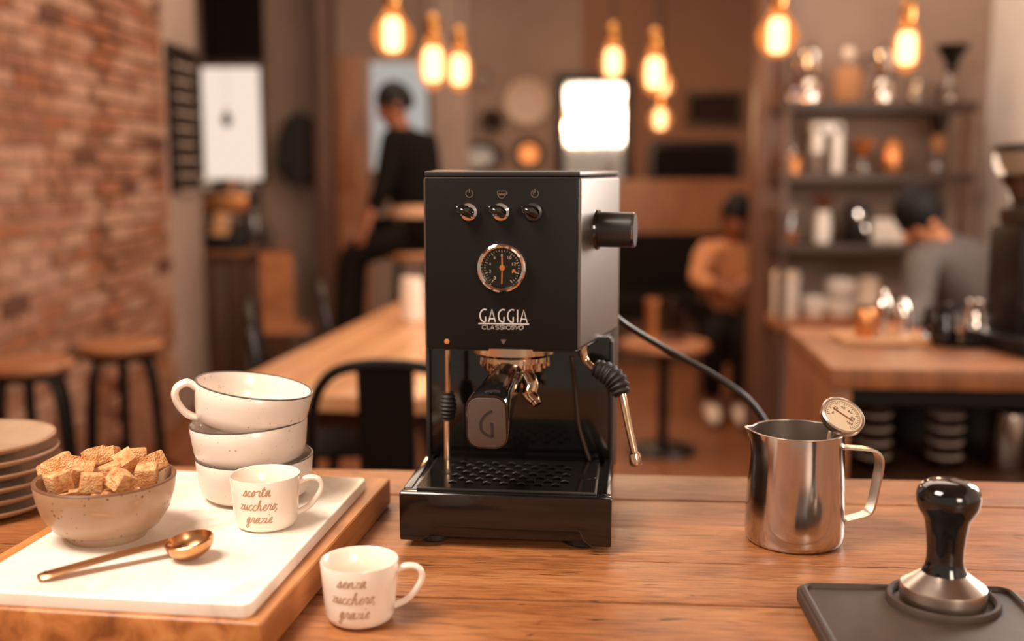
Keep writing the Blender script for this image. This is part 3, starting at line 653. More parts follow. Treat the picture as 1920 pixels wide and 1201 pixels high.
cubes = [(178, 857, .012, 'topmost brown sugar cube at the crown of the heap', 40), (236, 866, .012, 'large brown sugar cube right of the topmost cube', 35), (288, 868, .022, 'brown sugar cube at the far right rim of the bowl', 70),
         (134, 872, .012, 'brown sugar cube left of the topmost cube', 15), (97, 884, .012, 'brown sugar cube at the left rim of the bowl', 60), (154, 885, -.006, 'brown sugar cube below the topmost cube', 20), (209, 887, -.006, 'brown sugar cube in the middle of the heap front', 30),
         (275, 889, -.002, 'brown sugar cube leaning on the right rim of the bowl', 10), (110, 903, -.026, 'brown sugar cube at the front left rim of the bowl', 50), (171, 905, -.034, 'brown sugar cube at the front centre rim of the bowl', 25), (226, 901, -.030, 'brown sugar cube at the front right rim of the bowl', 65),
         (204, 856, .040, 'brown sugar cube peeking out behind the topmost cube', 0), (256, 858, .042, 'brown sugar cube at the back right of the heap', 20), (117, 868, .036, 'brown sugar cube at the back left of the heap', 45)]
for i, (px, py, dy_, lb, rz) in enumerate(cubes):
    p = DY(px, py, bb.y + dy_); o = obj('sugar_cube', cube_meshes[i % 4], None, None, p, (R(random.uniform(-34, 34)), R(random.uniform(-30, 30)), R(rz)))
    tag(o, lb, 'sugar cube', 'brown sugar cubes in the bowl')
for i in range(16):                                                  # cubes underneath that carry the heap
    a_ = i * 2.4; rr_ = rb * .62 * math.sqrt((i + .5) / 16); p = bb + Vector((rr_ * math.cos(a_), rr_ * math.sin(a_), hb * .62))
    tag(obj('sugar_cube', cube_meshes[i % 4], None, None, p, (.2 * (i % 3), .3 * (i % 2), i * 1.1)), 'brown sugar cube buried underneath the heap in the bowl', 'sugar cube', 'brown sugar cubes in the bowl')

# ------------------------------------------------------------------ copper scoop
sc0 = PZ(362, 1046, TZ + SZ); kz = mpp(sc0); rs = 45 * kz
sp_ = thing('coffee_scoop', 'copper measuring scoop lying on the marble slab', 'scoop', sc0, 0)
pr = []
for i in range(9): a_ = R(90 * i / 8); pr.append((max(.0001, rs * math.sin(a_)), rs * .80 * (1 - math.cos(a_))))
inn = [(r_ * .94, z_ + rs * .05) for r_, z_ in pr[::-1]]; tiltm = Matrix.Rotation(R(-9), 3, 'Y') @ Matrix.Rotation(R(4), 3, 'X')
obj('bowl', MB().lathe(pr + inn, 48, (0, 0, 0.0005), tiltm), 'copper', sp_, smooth=True, ang=50)
e1 = PZ(70, 1083, TZ + SZ + .003) - sc0; s1 = DY(318, 1017, sc0.y + .006) - sc0; 
dirv = (e1 - s1); up_ = Vector((0, 0, 1)); sd = dirv.cross(up_).normalized(); hm = MB(); vs = []; fs = []
ts = [0, .08, .3, .6, .9, .97, 1.0]; ws = [.0085, .0062, .0060, .0068, .0076, .0066, .003]
for t, w_ in zip(ts, ws):
    p = s1 + dirv * t; p.z += .0008 * math.sin(t * math.pi)
    for u, v in ((-1, 0), (-.6, .0022), (.6, .0022), (1, 0), (.6, -.0012), (-.6, -.0012)): vs.append(p + sd * u * w_ + up_ * v)
for i in range(len(ts) - 1):
    for k in range(6): kk = (k + 1) % 6; fs.append((i * 6 + k, i * 6 + kk, (i + 1) * 6 + kk, (i + 1) * 6 + k))
fs += [tuple(range(6)), tuple(range((len(ts) - 1) * 6, len(ts) * 6))]
ho = obj('handle', MB().add(vs, fs), 'copper', sp_, smooth=True, ang=60)
hp = s1 + dirv * .94 + Vector((0, 0, .0033)); obj('hanging_hole', MB().lathe([(.0016, 0), (.0016, .0004)], 14, hp), 'dial_black', ho)

# ------------------------------------------------------------------ stack of plates
pb = PZ(-36, 950, TZ); zp = DY(-36, 818, pb.y).z - TZ; kp = mpp(pb + Vector((0, 0, zp))); rp = 143 * kp
nP = 6; sp = .0135
for i in range(nP):
    z = zp - .016 - sp * (nP - 1 - i)
    lb = ['bottom plate of the beige stack, resting on the counter', 'second plate from the bottom of the beige stack', 'third plate from the bottom of the beige stack', 'third plate from the top of the beige stack', 'plate just under the top one of the beige stack', 'top plate of the beige stack, its glazed well showing'][i]
    t = thing('plate', lb, 'plate', pb + Vector((random.uniform(-.003, .002), random.uniform(-.002, .002), z)), i, 'stack of beige plates')
    pr = [(.0001, .001), (rp * .55, .001), (rp * .58, 0), (rp * .62, .002), (rp * .8, .006), (rp * .95, .0105), (rp, .014), (rp * .995, .0158)]
    inn = [(rp * .97, .0158), (rp * .92, .0128), (rp * .75, .0088), (rp * .6, .0062), (.0001, .0058)]
    obj('body', MB().lathe(pr + inn, 72), 'plate_glaze', t, smooth=True, ang=60)
    obj('rim', MB().lathe([(rp * 1.0, .0135), (rp * 1.006, .015), (rp * .995, .0166), (rp * .972, .0164)], 72, cap=False), 'plate_rim', t, smooth=True)
    if i == 0 and z > .0005:
        t.location.z = TZ + (z if z < .01 else z)
        obj('foot_ring', MB().lathe([(rp * .5, -z), (rp * .58, -z), (rp * .6, .002), (rp * .5, .002)], 48, cap=False), 'plate_glaze', t, smooth=True)
        t.location.z = TZ + z
    else: t.location.z = TZ + z

# ------------------------------------------------------------------ milk pitcher and thermometer
pp = PZ(1488, 1011, TZ); Hm = DY(1488, 806, pp.y).z - TZ; km = mpp(pp + Vector((0, 0, Hm / 2)))
PI = thing('milk_pitcher', 'stainless steel milk pitcher with bent handle on the wooden counter', 'pitcher', pp, 0)
ro = 92 * km; ri = 84 * km
def body_r(t):
    if t < .03: return ro * (.90 + .07 * t / .03)
    if t < .10: return ro * (.97 + .03 * (t - .03) / .07)
    return ro + (ri - ro) * ((t - .10) / .90) ** 1.15
vs = []; fs = []; nA = 72; ts = [0, .008, .03, .06, .10, .2, .35, .5, .65, .8, .9, .96, 1.0]
def spout(a_, t):
    d = abs(((a_ - R(186) + math.pi) % (2 * math.pi)) - math.pi); w = max(0, 1 - d / R(34)); w = w * w * (3 - 2 * w)
    return w * max(0, (t - .84) / .16) ** 1.3
def shell(dr, ts_):
    o = len(vs)
    for t in ts_:
        for i in range(nA):
            a_ = 2 * math.pi * i / nA; s_ = spout(a_, t); r_ = body_r(t) - dr + s_ * .0085; vs.append((r_ * math.cos(a_), r_ * math.sin(a_), t * Hm + s_ * .0035))
    for j in range(len(ts_) - 1):
        for i in range(nA): k = (i + 1) % nA; fs.append((o + j * nA + i, o + j * nA + k, o + (j + 1) * nA + k, o + (j + 1) * nA + i))
    return o
shell(0, ts); fs.append(tuple(range(nA))[::-1])
obj('body', MB().add(vs, fs), 'steel', PI, smooth=True, ang=60)
vs = []; fs = []; o_ = shell(.0012, ts[2:]); fs.append(tuple(range(nA)))
obj('inner_wall', MB().add(vs, fs), 'steel_inside', PI, smooth=True, ang=60)
rim = [Vector(((body_r(1) - .0006 + spout(2 * math.pi * i / 96, 1) * .0085) * math.cos(2 * math.pi * i / 96), (body_r(1) - .0006 + spout(2 * math.pi * i / 96, 1) * .0085) * math.sin(2 * math.pi * i / 96), Hm + spout(2 * math.pi * i / 96, 1) * .0035)) for i in range(97)]
obj('rim', MB().tube(rim, .0009, 8, cap=False), 'steel_matte', PI, smooth=True)
obj('base_shade_ring', MB().lathe([(ro * .88, 0), (ro * .9, 0), (ro * .91, .002)], 64), 'rim_dark', PI)  # dark ring colours in the shade around the pitcher's foot
hx = lambda px, py: (DY(px, py, pp.y - .012) - pp)
hpts = [hx(1569, 870), hx(1569, 846), hx(1577, 838), hx(1605, 839), hx(1634, 842), hx(1647, 853), hx(1649, 872), hx(1643, 905), hx(1634, 945), hx(1624, 962), hx(1600, 970), hx(1580, 976), hx(1572, 988), hx(1571, 1003)]
hp = catmull(hpts, 5); vs = []; fs = []; wv = Vector((.25, -1, 0)).normalized() * .0068
for i, p in enumerate(hp):
    t = (hp[min(i + 1, len(hp) - 1)] - hp[max(i - 1, 0)]).normalized(); n = t.cross(wv).normalized() * .0012
    vs += [p + wv + n, p - wv + n, p - wv - n, p + wv - n]
for i in range(len(hp) - 1):
    for k in range(4): kk = (k + 1) % 4; fs.append((i * 4 + k, i * 4 + kk, i * 4 + 4 + kk, i * 4 + 4 + k))
fs += [(0, 1, 2, 3), tuple((len(hp) - 1) * 4 + k for k in range(4))]
obj('handle', MB().add(vs, fs), 'steel_matte', PI, smooth=True, ang=50)
td = DY(1581, 777, pp.y - .008); tn = Vector((.17, -.62, .74)).normalized(); rt = 42 * mpp(td)
qm = tn.to_track_quat('Z', 'X').to_matrix(); xv = Vector((.8, -.36, -.49)); xr = (xv - tn * xv.dot(tn)).normalized(); yr = tn.cross(xr); qm = Matrix((xr, yr, tn)).transposed()
TH = thing('milk_thermometer', 'round dial thermometer clipped to the rim of the steel pitcher', 'thermometer', td, 0)
cs = obj('case', MB().lathe([(.0001, -.009), (rt * .9, -.009), (rt, -.006), (rt, .0), (rt * .95, .0012), (rt * .9, .0006), (rt * .9, -.0012), (.0001, -.0012)], 56, (0, 0, 0), qm), 'steel_matte', TH, smooth=True, ang=40)
obj('dial', MB().lathe([(rt * .89, -.0016), (rt * .89, -.0009)], 48, (0, 0, 0), qm), 'dial_white', TH)
on_t = lambda u, v, w: qm @ Vector((u, v, -.0009 + w))
dp = MB()
for i in range(29):
    a_ = R(215 - 250 * i / 28); r1 = rt * .74; r0 = rt * (.6 if i % 4 == 0 else .67); ribbon(dp, [(r0 * math.cos(a_), r0 * math.sin(a_)), (r1 * math.cos(a_), r1 * math.sin(a_))], rt * .025, on_t)
for i, tx in enumerate(('0', '20', '40', '60', '80', '100')):
    a_ = R(205 - 230 * i / 5)
    for k, chx in enumerate(tx): digit_seg(dp, chx, rt * .46 * math.cos(a_) + (k - (len(tx) - 1) / 2) * rt * .11, rt * .46 * math.sin(a_), rt * .075, on_t, rt * .02)
ribbon(dp, arc(0, 0, rt * .79, 215, -35, 40), rt * .015, on_t)
obj('dial_print', dp, 'dial_print', TH)
nd = MB(); ribbon(nd, [(-rt * .55, rt * .02), (rt * .5, -rt * .02)], rt * .045, lambda u, v, w: qm @ Vector((u, v, .0002 + w))); obj('needle', nd, 'brown_wood', TH)
obj('lens', MB().lathe([(rt * .9, .0006), (.0001, .0014)], 40, (0, 0, 0), qm), 'lens_glass', TH, smooth=True)
st0 = -tn * .009; st1 = DY(1557, 822, pp.y) - td; st2 = PZ(1490, 1000, TZ + .02) - td
obj('probe_stem', MB().tube([st0, st1, st1 + (st1 - st0).normalized() * .05], .0016, 10), 'steel_matte', TH, smooth=True)
clp = [DY(1572, 806, pp.y - .006) - td, DY(1560, 806, pp.y - .004) - td, DY(1555, 820, pp.y - .01) - td, DY(1557, 838, pp.y - .02) - td]
obj('clip', MB().tube(catmull(clp, 5), .0014, 8, 2.2), 'steel_matte', TH, smooth=True)

# ------------------------------------------------------------------ tamping mat and tamper
MH = .014
q0 = PZ(1490, 1088, TZ + MH); q1 = PZ(1897, 1096, TZ + MH); mwid = (q1 - q0).length; mang = math.atan2(q1.y - q0.y, q1.x - q0.x); mdep = .150
TM = thing('tamping_mat', 'dark rubber tamping mat with raised edge and round wells', 'tamping mat', (q0.x, q0.y, TZ), mang)
P8 = [(x + mwid / 2, y - mdep / 2) for x, y in rrect(mwid, mdep, .011, 5)]
obj('pad', MB().prism(P8, 0, MH - .003), 'mat_rubber', TM, bev=.0018)
rimp = [(x, y) for x, y in P8] + [P8[0]]
inset = [((x - mwid / 2) * (1 - .010 / mwid) + mwid / 2, (y + mdep / 2) * (1 - .010 / mdep) - mdep / 2, MH - .003) for x, y in rimp]
obj('raised_edge', MB().tube(inset, .0033, 8, cap=False), 'mat_rubber', TM, smooth=True)
tc = PZ(1768, 1123, TZ + MH); li = Matrix.Rotation(-mang, 3, 'Z') @ (tc - Vector((q0.x, q0.y, TZ))); kt_ = mpp(tc); rw = 96 * kt_
def ring(r, zc, wd, c, ht=.0035): return MB().lathe([(r + wd, zc), (r + wd, zc + ht * .6), (r + wd * .6, zc + ht), (r - wd * .4, zc + ht), (r - wd, zc + ht * .6), (r - wd, zc)], 64, (c[0], c[1], 0), cap=False)
obj('tamper_well', ring(rw, MH - .003, .0028, li, .006), 'mat_rubber', TM, smooth=True)
wc = Matrix.Rotation(-mang, 3, 'Z') @ (PZ(1712, 1246, TZ + MH) - Vector((q0.x, q0.y, TZ)))
obj('portafilter_well', ring(.041, MH - .003, .0020, wc, .0022), 'mat_rubber', TM, smooth=True)
tz = TZ + MH - .003; tb = PZ(1767, 1130, tz); kk_ = mpp(tb + Vector((0, 0, .02)))
TP = thing('tamper', 'coffee tamper with glossy black handle and steel base on the mat', 'tamper', tb, 0)
zz = lambda py: DY(1767, py, tb.y).z - tz
rB = 77 * kk_
obj('steel_base', MB().lathe([(.0001, 0), (rB * .97, 0), (rB, .001), (rB, zz(1098)), (rB * .99, zz(1095)), (rB * .52, zz(1070)), (rB * .44, zz(1066)), (.0001, zz(1066))], 72), 'steel_matte', TP, smooth=True, ang=25)
hpf = [(40, 1079), (42, 1073), (39, 1066), (35, 1058), (33, 1045), (33.5, 1025), (36, 1000), (39, 980), (43, 968), (51, 957), (56, 944), (57.5, 930), (55, 918), (48, 908), (36, 902), (20, 899), (.01, 898)]
obj('handle', MB().lathe([(r_ * kk_, zz(py)) for r_, py in hpf], 56), 'plastic_gloss', TP, smooth=True)

# ================================================================== the cafe behind the counter
def vessel(name, label, cat, base, k, parts, group=None, n=28, rz=0):
    """turned object: parts = [(part name, [(radius px, height px)...], material)]"""
    base = Vector(base)
    if len(parts) == 1:
        o = obj(name, MB().lathe([(max(.0001, r * k), h * k) for r, h in parts[0][1]], n), parts[0][2], None, base, smooth=True, ang=40)
        return tag(o, label, cat, group)
    t = thing(name, label, cat, base, rz, group)
    for nm, prof, m in parts: obj(nm, MB().lathe([(max(.0001, r * k), h * k) for r, h in prof], n), m, t, smooth=True, ang=40)
    return t

# ---- windows, blind, doors on the back wall (y = 8)
YB = 7.995
def rect(px0, py0, px1, py1, y): a_ = DY(px0, py0, y); b_ = DY(px1, py1, y); return min(a_.x, b_.x), min(a_.z, b_.z), max(a_.x, b_.x), max(a_.z, b_.z)
def framed(name, r, y, fw, depth, pane_m, frame_m, label=None, cat=None, pane='pane', bars=0):
    x0, z0, x1, z1 = r
    t = bpy.data.objects.new(name, None); COL.objects.link(t); t.location = ((x0 + x1) / 2, y, z0)
    if label: tag(t, label, cat)
    else: t['kind'] = 'structure'
    w, h = x1 - x0, z1 - z0
    p = MB().box((0, -depth * .3, h / 2), (w, depth * .5, h)); obj(pane, p, pane_m, t)
    f = MB()
    for c, d in (((-w / 2, 0, h / 2), (fw, depth, h + fw)), ((w / 2, 0, h / 2), (fw, depth, h + fw)), ((0, 0, 0), (w, depth, fw)), ((0, 0, h), (w, depth, fw))): f.box((c[0], -depth / 2, c[2]), d)
    obj('frame', f, frame_m, t, bev=.004)
    if bars: obj('glazing_bar', MB().box((0, -depth * .55, h * bars), (w, depth * .4, fw * .5)), frame_m, t)
    return t
framed('window_1', rect(372, 122, 496, 340, 7.95), YB, .03, .05, 'window_light', 'dark_wood')
x0, z0, x1, z1 = rect(372, -20, 492, 113, 7.9)
bl = thing('roller_blind', 'dark brown rolled blind hanging above the bright left window', 'blind', ((x0 + x1) / 2, 7.99, z0), 0)
obj('fabric', MB().box((0, -.02, (z1 - z0) / 2), (x1 - x0, .012, z1 - z0)), 'cloth_navy', bl); obj('bottom_bar', MB().tube([(-(x1 - x0) / 2, -.03, 0), ((x1 - x0) / 2, -.03, 0)], .018, 10), 'metal_brown', bl, smooth=True)
oc = DY(425, 222, 7.6)
vessel('sun_catcher', 'small dark teardrop ornament hanging before the bright left window', 'ornament', oc, 7.6 / F, [('drop', [(.01, -16), (7, -12), (10, -3), (7, 6), (2, 14), (.5, 20)], 'metal_brown'), ('thread', [(.4, 18), (.4, 330)], 'metal_black')], n=14)
framed('window_2', rect(690, 112, 808, 322, 7.95), YB, .03, .05, 'window_light_dim', 'grey_plaster')
# wooden door between the windows
x0, z0, x1, z1 = rect(640, 80, 686, 330, 7.95)
dr = struct('door_1', MB().box(((x0 + x1) / 2 - .06, 7.98, 1.05), (x1 - x0 + .16, .05, 2.1)), 'brown_wood', bev=.005)
for z in (.55, 1.5): obj('door_panel', MB().box(((x0 + x1) / 2 - .06, 7.95, z), (x1 - x0 - .02, .02, .7)), 'brown_wood', dr, bev=.006)
struct('trim_3', MB().box((DY(605, 300, 7.7).x, 7.85, 1.68), (.11, .3, 3.32)), 'dark_wood', bev=.01)
struct('trim_4', MB().box((DY(840, 300, 7.9).x, 7.97, 1.68), (.30, .05, 3.32)), 'grey_plaster', bev=.01)
# plates and mirrors hung on the wall
def wall_plate(px, py, r, m, label, oval=1.0, name='wall_plate', cat='plate', inner='plate_wall_dim', group='round plates on the back wall'):
    p = DY(px, py, 7.93); k = 7.95 / F; t = thing(name, label, cat, (p.x, YB, p.z), 0, group)
    rm = Matrix.Rotation(R(90), 3, 'X') @ Matrix.Diagonal((oval, 1, 1))
    obj('rim', MB().lathe([(r * k * .55, .008), (r * k * .62, .012), (r * k * .95, .03), (r * k, .03), (r * k * .98, .024), (r * k * .6, .0)], 36, (0, 0, 0), rm, cap=False), m, t, smooth=True)
    obj('well', MB().lathe([(r * k * .62, .004), (r * k * .6, .010), (.0001, .009)], 36, (0, 0, 0), rm), inner, t, smooth=True); return t
wall_plate(988, 190, 42, 'plate_wall', 'largest pale round plate on the back wall', inner='plate_wall')
wall_plate(862, 232, 26, 'plate_wall_dim', 'small grey plate left of the dark plate on the back wall', inner='grey_plaster')
wall_plate(922, 228, 23, 'metal_brown', 'small dark plate in the middle of the back wall', inner='slate')
wall_plate(905, 145, 17, 'plate_wall_dim', 'smallest plate high on the back wall near the bulbs')
wall_plate(896, 293, 29, 'metal_brown', 'oval mirror low on the back wall behind the machine', 1.8, 'wall_mirror', 'mirror', 'mirror', None)
wall_plate(992, 288, 30, 'metal_brown', 'round mirror low on the back wall behind the machine, its orange reflection coloured in', 1, 'round_mirror', 'dish', 'copper_soft', None)  # mirror disc; orange bulb reflections put into a copper colour
framed('framed_mirror', rect(1052, 146, 1176, 345, 7.95), YB, .06, .06, 'mirror', 'metal_black', 'tall dark framed mirror with bright reflections on the back wall', 'mirror', 'mirror_glass')
framed('framed_picture', rect(1292, 176, 1388, 232, 7.95), YB, .03, .04, 'slate', 'metal_brown', 'small wide framed picture above the rounded mirror', 'picture', 'picture_print')
p = DY(1300, 314, 7.95); w, h = 172 * 7.95 / F, 100 * 7.95 / F
t = thing('rounded_mirror', 'dark rounded rectangular wall mirror above the bench', 'mirror', (p.x, YB, p.z), 0)
obj('frame', MB().prism(rrect(w, h, .08, 6), 0, .03, lambda x, z, y: (x, -y, z)), 'metal_black', t, bev=.006)
obj('mirror_glass', MB().prism(rrect(w * .86, h * .74, .05, 6), .03, .034, lambda x, z, y: (x, -y, z)), 'smoke_glass', t)
# wainscot and bench on the far right
struct('trim_5', MB().box((1.0, 7.95, .62), (1.5, .1, .16 * 2 + .9)), 'brown_wood', bev=.01)
bn = thing('bench', 'dark upholstered bench along the back wall beside the woman', 'bench', (.98, 7.5, 0), 0)
obj('back', MB().box((0, .3, .62), (1.4, .12, .46)), 'cloth_navy', bn, bev=.03); obj('seat', MB().box((0, 0, .38), (1.4, .6, .14)), 'cloth_navy', bn, bev=.03); obj('plinth', MB().box((0, 0, .155), (1.36, .5, .31)), 'dark_wood', bn)

# ---- pendant bulbs
def pendant(px, py, r, y, style, label):
    p = DY(px, py, y); k = mpp(p); t = thing('pendant_bulb', label, 'light bulb', p, 0, 'warm pendant bulbs')
    if style == 'globe': pr = [(.01, -38), (14, -36), (26, -28), (35, -14), (38, 0), (35, 14), (26, 28), (18, 38), (14, 48), (13, 56)]
    else: pr = [(.01, -46), (8, -44), (18, -34), (26, -18), (28, 0), (25, 18), (18, 36), (13, 50), (11, 58)]
    s = r / (38 if style == 'globe' else 28)
    obj('glass', MB().lathe([(a_ * s * k, b_ * s * k) for a_, b_ in pr], 24, cap=False), 'bulb_glass', t, smooth=True)
    fl = [(.01, -30), (13, -28), (17, -20), (18, 0), (17, 22), (12, 32), (.01, 34)]
    obj('filament', MB().lathe([(max(.0001, a_ * s * k), b_ * s * k) for a_, b_ in fl], 16), 'filament', t, smooth=True)
    z1 = (58 if style != 'globe' else 56) * s * k
    obj('socket', MB().lathe([(13 * s * k, z1 - .01), (15 * s * k, z1), (15 * s * k, z1 + 24 * s * k), (8 * s * k, z1 + 34 * s * k), (3 * s * k, z1 + 38 * s * k)], 20), 'brass', t, smooth=True)
    obj('cord', MB().tube([(0, 0, z1 + 30 * s * k), (0, 0, 3.35 - p.z)], .004, 8), 'metal_black', t)
    l = bpy.data.lights.new('bulb_light', 'POINT'); l.energy = 5; l.color = (1, .62, .32); l.shadow_soft_size = .05
    lo = bpy.data.objects.new('bulb_light', l); link(lo, t); lo.location = (0, 0, -60 * s * k)
for a_ in ((736, 66, 38, 3.6, 'globe', 'large round pendant bulb above the standing man'), (812, 122, 28, 4.6, 'pear', 'pear pendant bulb left of the closest pair over the machine'), (861, 132, 24, 5.2, 'pear', 'pear pendant bulb right of the closest pair over the machine'),
           (1149, 118, 22, 5.4, 'pear', 'pear pendant bulb hanging before the dark framed mirror'), (1227, 138, 25, 4.8, 'pear', 'pear pendant bulb just right of the framed mirror'), (1458, 68, 39, 3.6, 'globe', 'large round pendant bulb beside the wooden post'), (1700, 92, 27, 3.7, 'pear', 'pear pendant bulb in front of the top shelf')): pendant(*a_)
pendant(1243, 160, 20, 7.0, 'globe', 'far round bulb standing for a bulb reflection, half hidden behind a nearer bulb'); pendant(1238, 224, 21, 7.2, 'globe', 'lowest far round bulb standing for a bulb reflection right of the framed mirror')  # bulb reflections built as two added hanging bulbs

# ---- chalkboard on the pillar, hanging coat
a_ = DY(321, 222, 5.62); z0 = DY(330, 362, 5.62).z; z1 = DY(320, 80, 5.62).z
cb = thing('chalkboard', 'tall narrow chalkboard menu hung on the grey pillar', 'chalkboard', (-1.73, 5.82, z0), 0)
obj('frame', MB().box((.012, 0, (z1 - z0) / 2), (.02, .50, z1 - z0)), 'metal_black', cb, bev=.004); obj('slate', MB().box((.021, 0, (z1 - z0) / 2), (.006, .44, z1 - z0 - .06)), 'slate', cb)
for i in range(9):
    y = -.17; ln = MB(); zr_ = z1 - z0 - .1 - i * .08
    while y < .15:
        w = random.uniform(.03, .1); ln.box((.0255, y + w / 2, zr_), (.002, w, .018)); y += w + .02
    tag(obj('chalk_line', ln, 'chalk', cb), kind='stuff')
p = DY(546, 212, 7.6)
ct = thing('coat', 'dark coat hanging from a hook on the back wall', 'coat', (p.x, 7.93, p.z), 0); k = 7.9 / F
vs = []; fs = []; secs = [(2, 8), (-6, 22), (-20, 27), (-50, 30), (-85, 34), (-112, 32), (-122, 20)]
for h_, w_ in secs:
    for i in range(20): a_ = 2 * math.pi * i / 20; vs.append((w_ * k * math.cos(a_) * (1 + .08 * math.cos(5 * a_)), -.06 + .06 * math.sin(a_) * (1 + .15 * math.cos(7 * a_)), h_ * k))
for j in range(len(secs) - 1):
    for i in range(20): q_ = (i + 1) % 20; fs.append((j * 20 + i, j * 20 + q_, j * 20 + 20 + q_, j * 20 + 20 + i))
fs += [tuple(range(20)), tuple(range(len(secs) * 20 - 20, len(secs) * 20))]
obj('cloth', MB().add(vs, fs), 'coat_cloth', ct, smooth=True, ang=70)
for s_ in (-1, 1): obj('sleeve', MB().tube([(s_ * 20 * k, -.06, -16 * k), (s_ * 31 * k, -.07, -50 * k), (s_ * 36 * k, -.09, -100 * k)], [.035, .04, .03], 12), 'coat_cloth', ct, smooth=True)
obj('hook', MB().tube([(0, .06, .02), (0, -.04, .02), (0, -.05, .05)], .008, 8), 'metal_black', ct, smooth=True)

# ---- stools along the brick wall
def stool(px, py, rpx, z, label, legs=4):
    c = PZ(px, py, z); k = mpp(c); r = rpx * k; t = thing('bar_stool', label, 'stool', (c.x, c.y, 0), .3, 'stools along the brick wall')
    obj('seat', MB().lathe([(.0001, z - .03), (r * .9, z - .03), (r, z - .02), (r, z - .005), (r * .95, z), (.0001, z)], 36), 'stool_wood', t, smooth=True)
    obj('seat_frame', MB().lathe([(r * .8, z - .05), (r * .86, z - .05), (r * .86, z - .031), (r * .8, z - .031)], 30, cap=False), 'metal_black', t)
    for i in range(legs):
        a_ = 2 * math.pi * (i + .5) / legs; cs_, sn = math.cos(a_), math.sin(a_)
        obj('leg', MB().tube(catmull([(r * .7 * cs_, r * .7 * sn, z - .04), (r * .98 * cs_, r * .98 * sn, z - .12), (r * 1.15 * cs_, r * 1.15 * sn, z * .5), (r * 1.3 * cs_, r * 1.3 * sn, .0)], 5), .013, 8), 'metal_black', t, smooth=True)
    obj('foot_ring', MB().tube([(r * 1.17 * math.cos(i * math.pi / 16), r * 1.17 * math.sin(i * math.pi / 16), z * .42) for i in range(33)], .009, 8, cap=False), 'metal_black', t, smooth=True)
    obj('centre_post', MB().tube([(0, 0, z - .03), (0, 0, z * .42)], .016, 10), 'metal_black', t)
stool(52, 676, 82, .75, 'nearer round wooden bar stool by the brick wall'); stool(228, 642, 76, .75, 'farther round wooden bar stool beside the grey pillar')

# ---- communal table with its chairs
TT = .76
A = PZ(392, 735, TT); B = PZ(745, 566, TT); ya = math.atan2(B.y - A.y, B.x - A.x) - R(90); tl_ = (B - A).length; tw = .82
tb_ = thing('communal_table', 'long pale wooden communal table behind the coffee machine', 'table', (A.x, A.y, 0), ya)
for i in range(6): obj('plank', MB().box((tw / 6 * (i + .5), tl_ / 2, TT - .02), (tw / 6 - .003, tl_, .04)), 'table_wood', tb_, bev=.003)
for x_ in (.08, tw - .08):
    for y_ in (.12, tl_ - .12): obj('leg', MB().box((x_, y_, (TT - .04) / 2), (.06, .06, TT - .04)), 'dark_wood', tb_, bev=.004)
obj('apron', MB().box((tw / 2, tl_ / 2, TT - .075), (tw - .2, tl_ - .26, .07)), 'dark_wood', tb_)
def metal_chair(label, loc, rz, m='metal_black', seat='metal_black', splat=.125):
    t = thing('metal_chair', label, 'chair', loc, rz, 'metal cafe chairs')           # seat faces +y, back at -y
    obj('seat', MB().prism(rrect(.36, .36, .05, 4), .435, .455), seat, t, bev=.005)
    for sx in (-1, 1):
        obj('leg', MB().tube([(sx * .15, .15, .44), (sx * .19, .2, 0)], .014, 8), m, t); obj('leg', MB().tube([(sx * .15, -.15, .44), (sx * .19, -.22, 0)], .014, 8), m, t)
    pts = [(-.165, -.16, .45), (-.17, -.185, .62), (-.165, -.205, .78), (-.13, -.215, .86), (-.06, -.222, .89), (.06, -.222, .89), (.13, -.215, .86), (.165, -.205, .78), (.17, -.185, .62), (.165, -.16, .45)]
    obj('back_frame', MB().tube(catmull(pts, 5), .013, 10), m, t, smooth=True)
    obj('splat', MB().add([(sx * splat / 2, y_ + dy_, z_) for y_, z_ in ((-.16, .44), (-.195, .68), (-.222, .885)) for sx in (-1, 1) for dy_ in (-.006, .006)],
        [(0, 2, 6, 4), (4, 6, 10, 8), (1, 5, 7, 3), (5, 9, 11, 7), (0, 4, 5, 1), (4, 8, 9, 5), (2, 3, 7, 6), (6, 7, 11, 10), (0, 1, 3, 2), (8, 10, 11, 9)]), m, t); return t
c_ = DY(722, 668, 2.35); metal_chair('dark metal chair with broad splat pulled up to the near end of the table', (c_.x, 2.35 + .22, 0), R(0))
metal_chair('dark metal chair at the left side of the communal table', (-.60, 3.42, 0), R(-80))
metal_chair('dark metal chair farther along the left side of the table', (-.49, 4.05, 0), R(-80))
wc_ = metal_chair('chair with pale wooden back standing near the rear counter', (DY(524, 490, 5.95).x, 5.95, 0), R(8), 'metal_brown', 'stool_wood', .17)
for o in wc_.children:
    if o.name.startswith('splat'): o.data.materials[0] = MATS['stool_wood']
p = DY(773, 604, 3.95)
vessel('candle_glass', 'pale candle glass standing on the communal table', 'candle', (p.x, p.y, TT), 3.95 / F, [('glass', [(18, 0), (22, 4), (23, 60), (20, 84), (18, 84), (20, 58), (.01, 8)], 'cream'), ('candle', [(15, 8), (15, 56), (.01, 57)], 'white_gloss')])

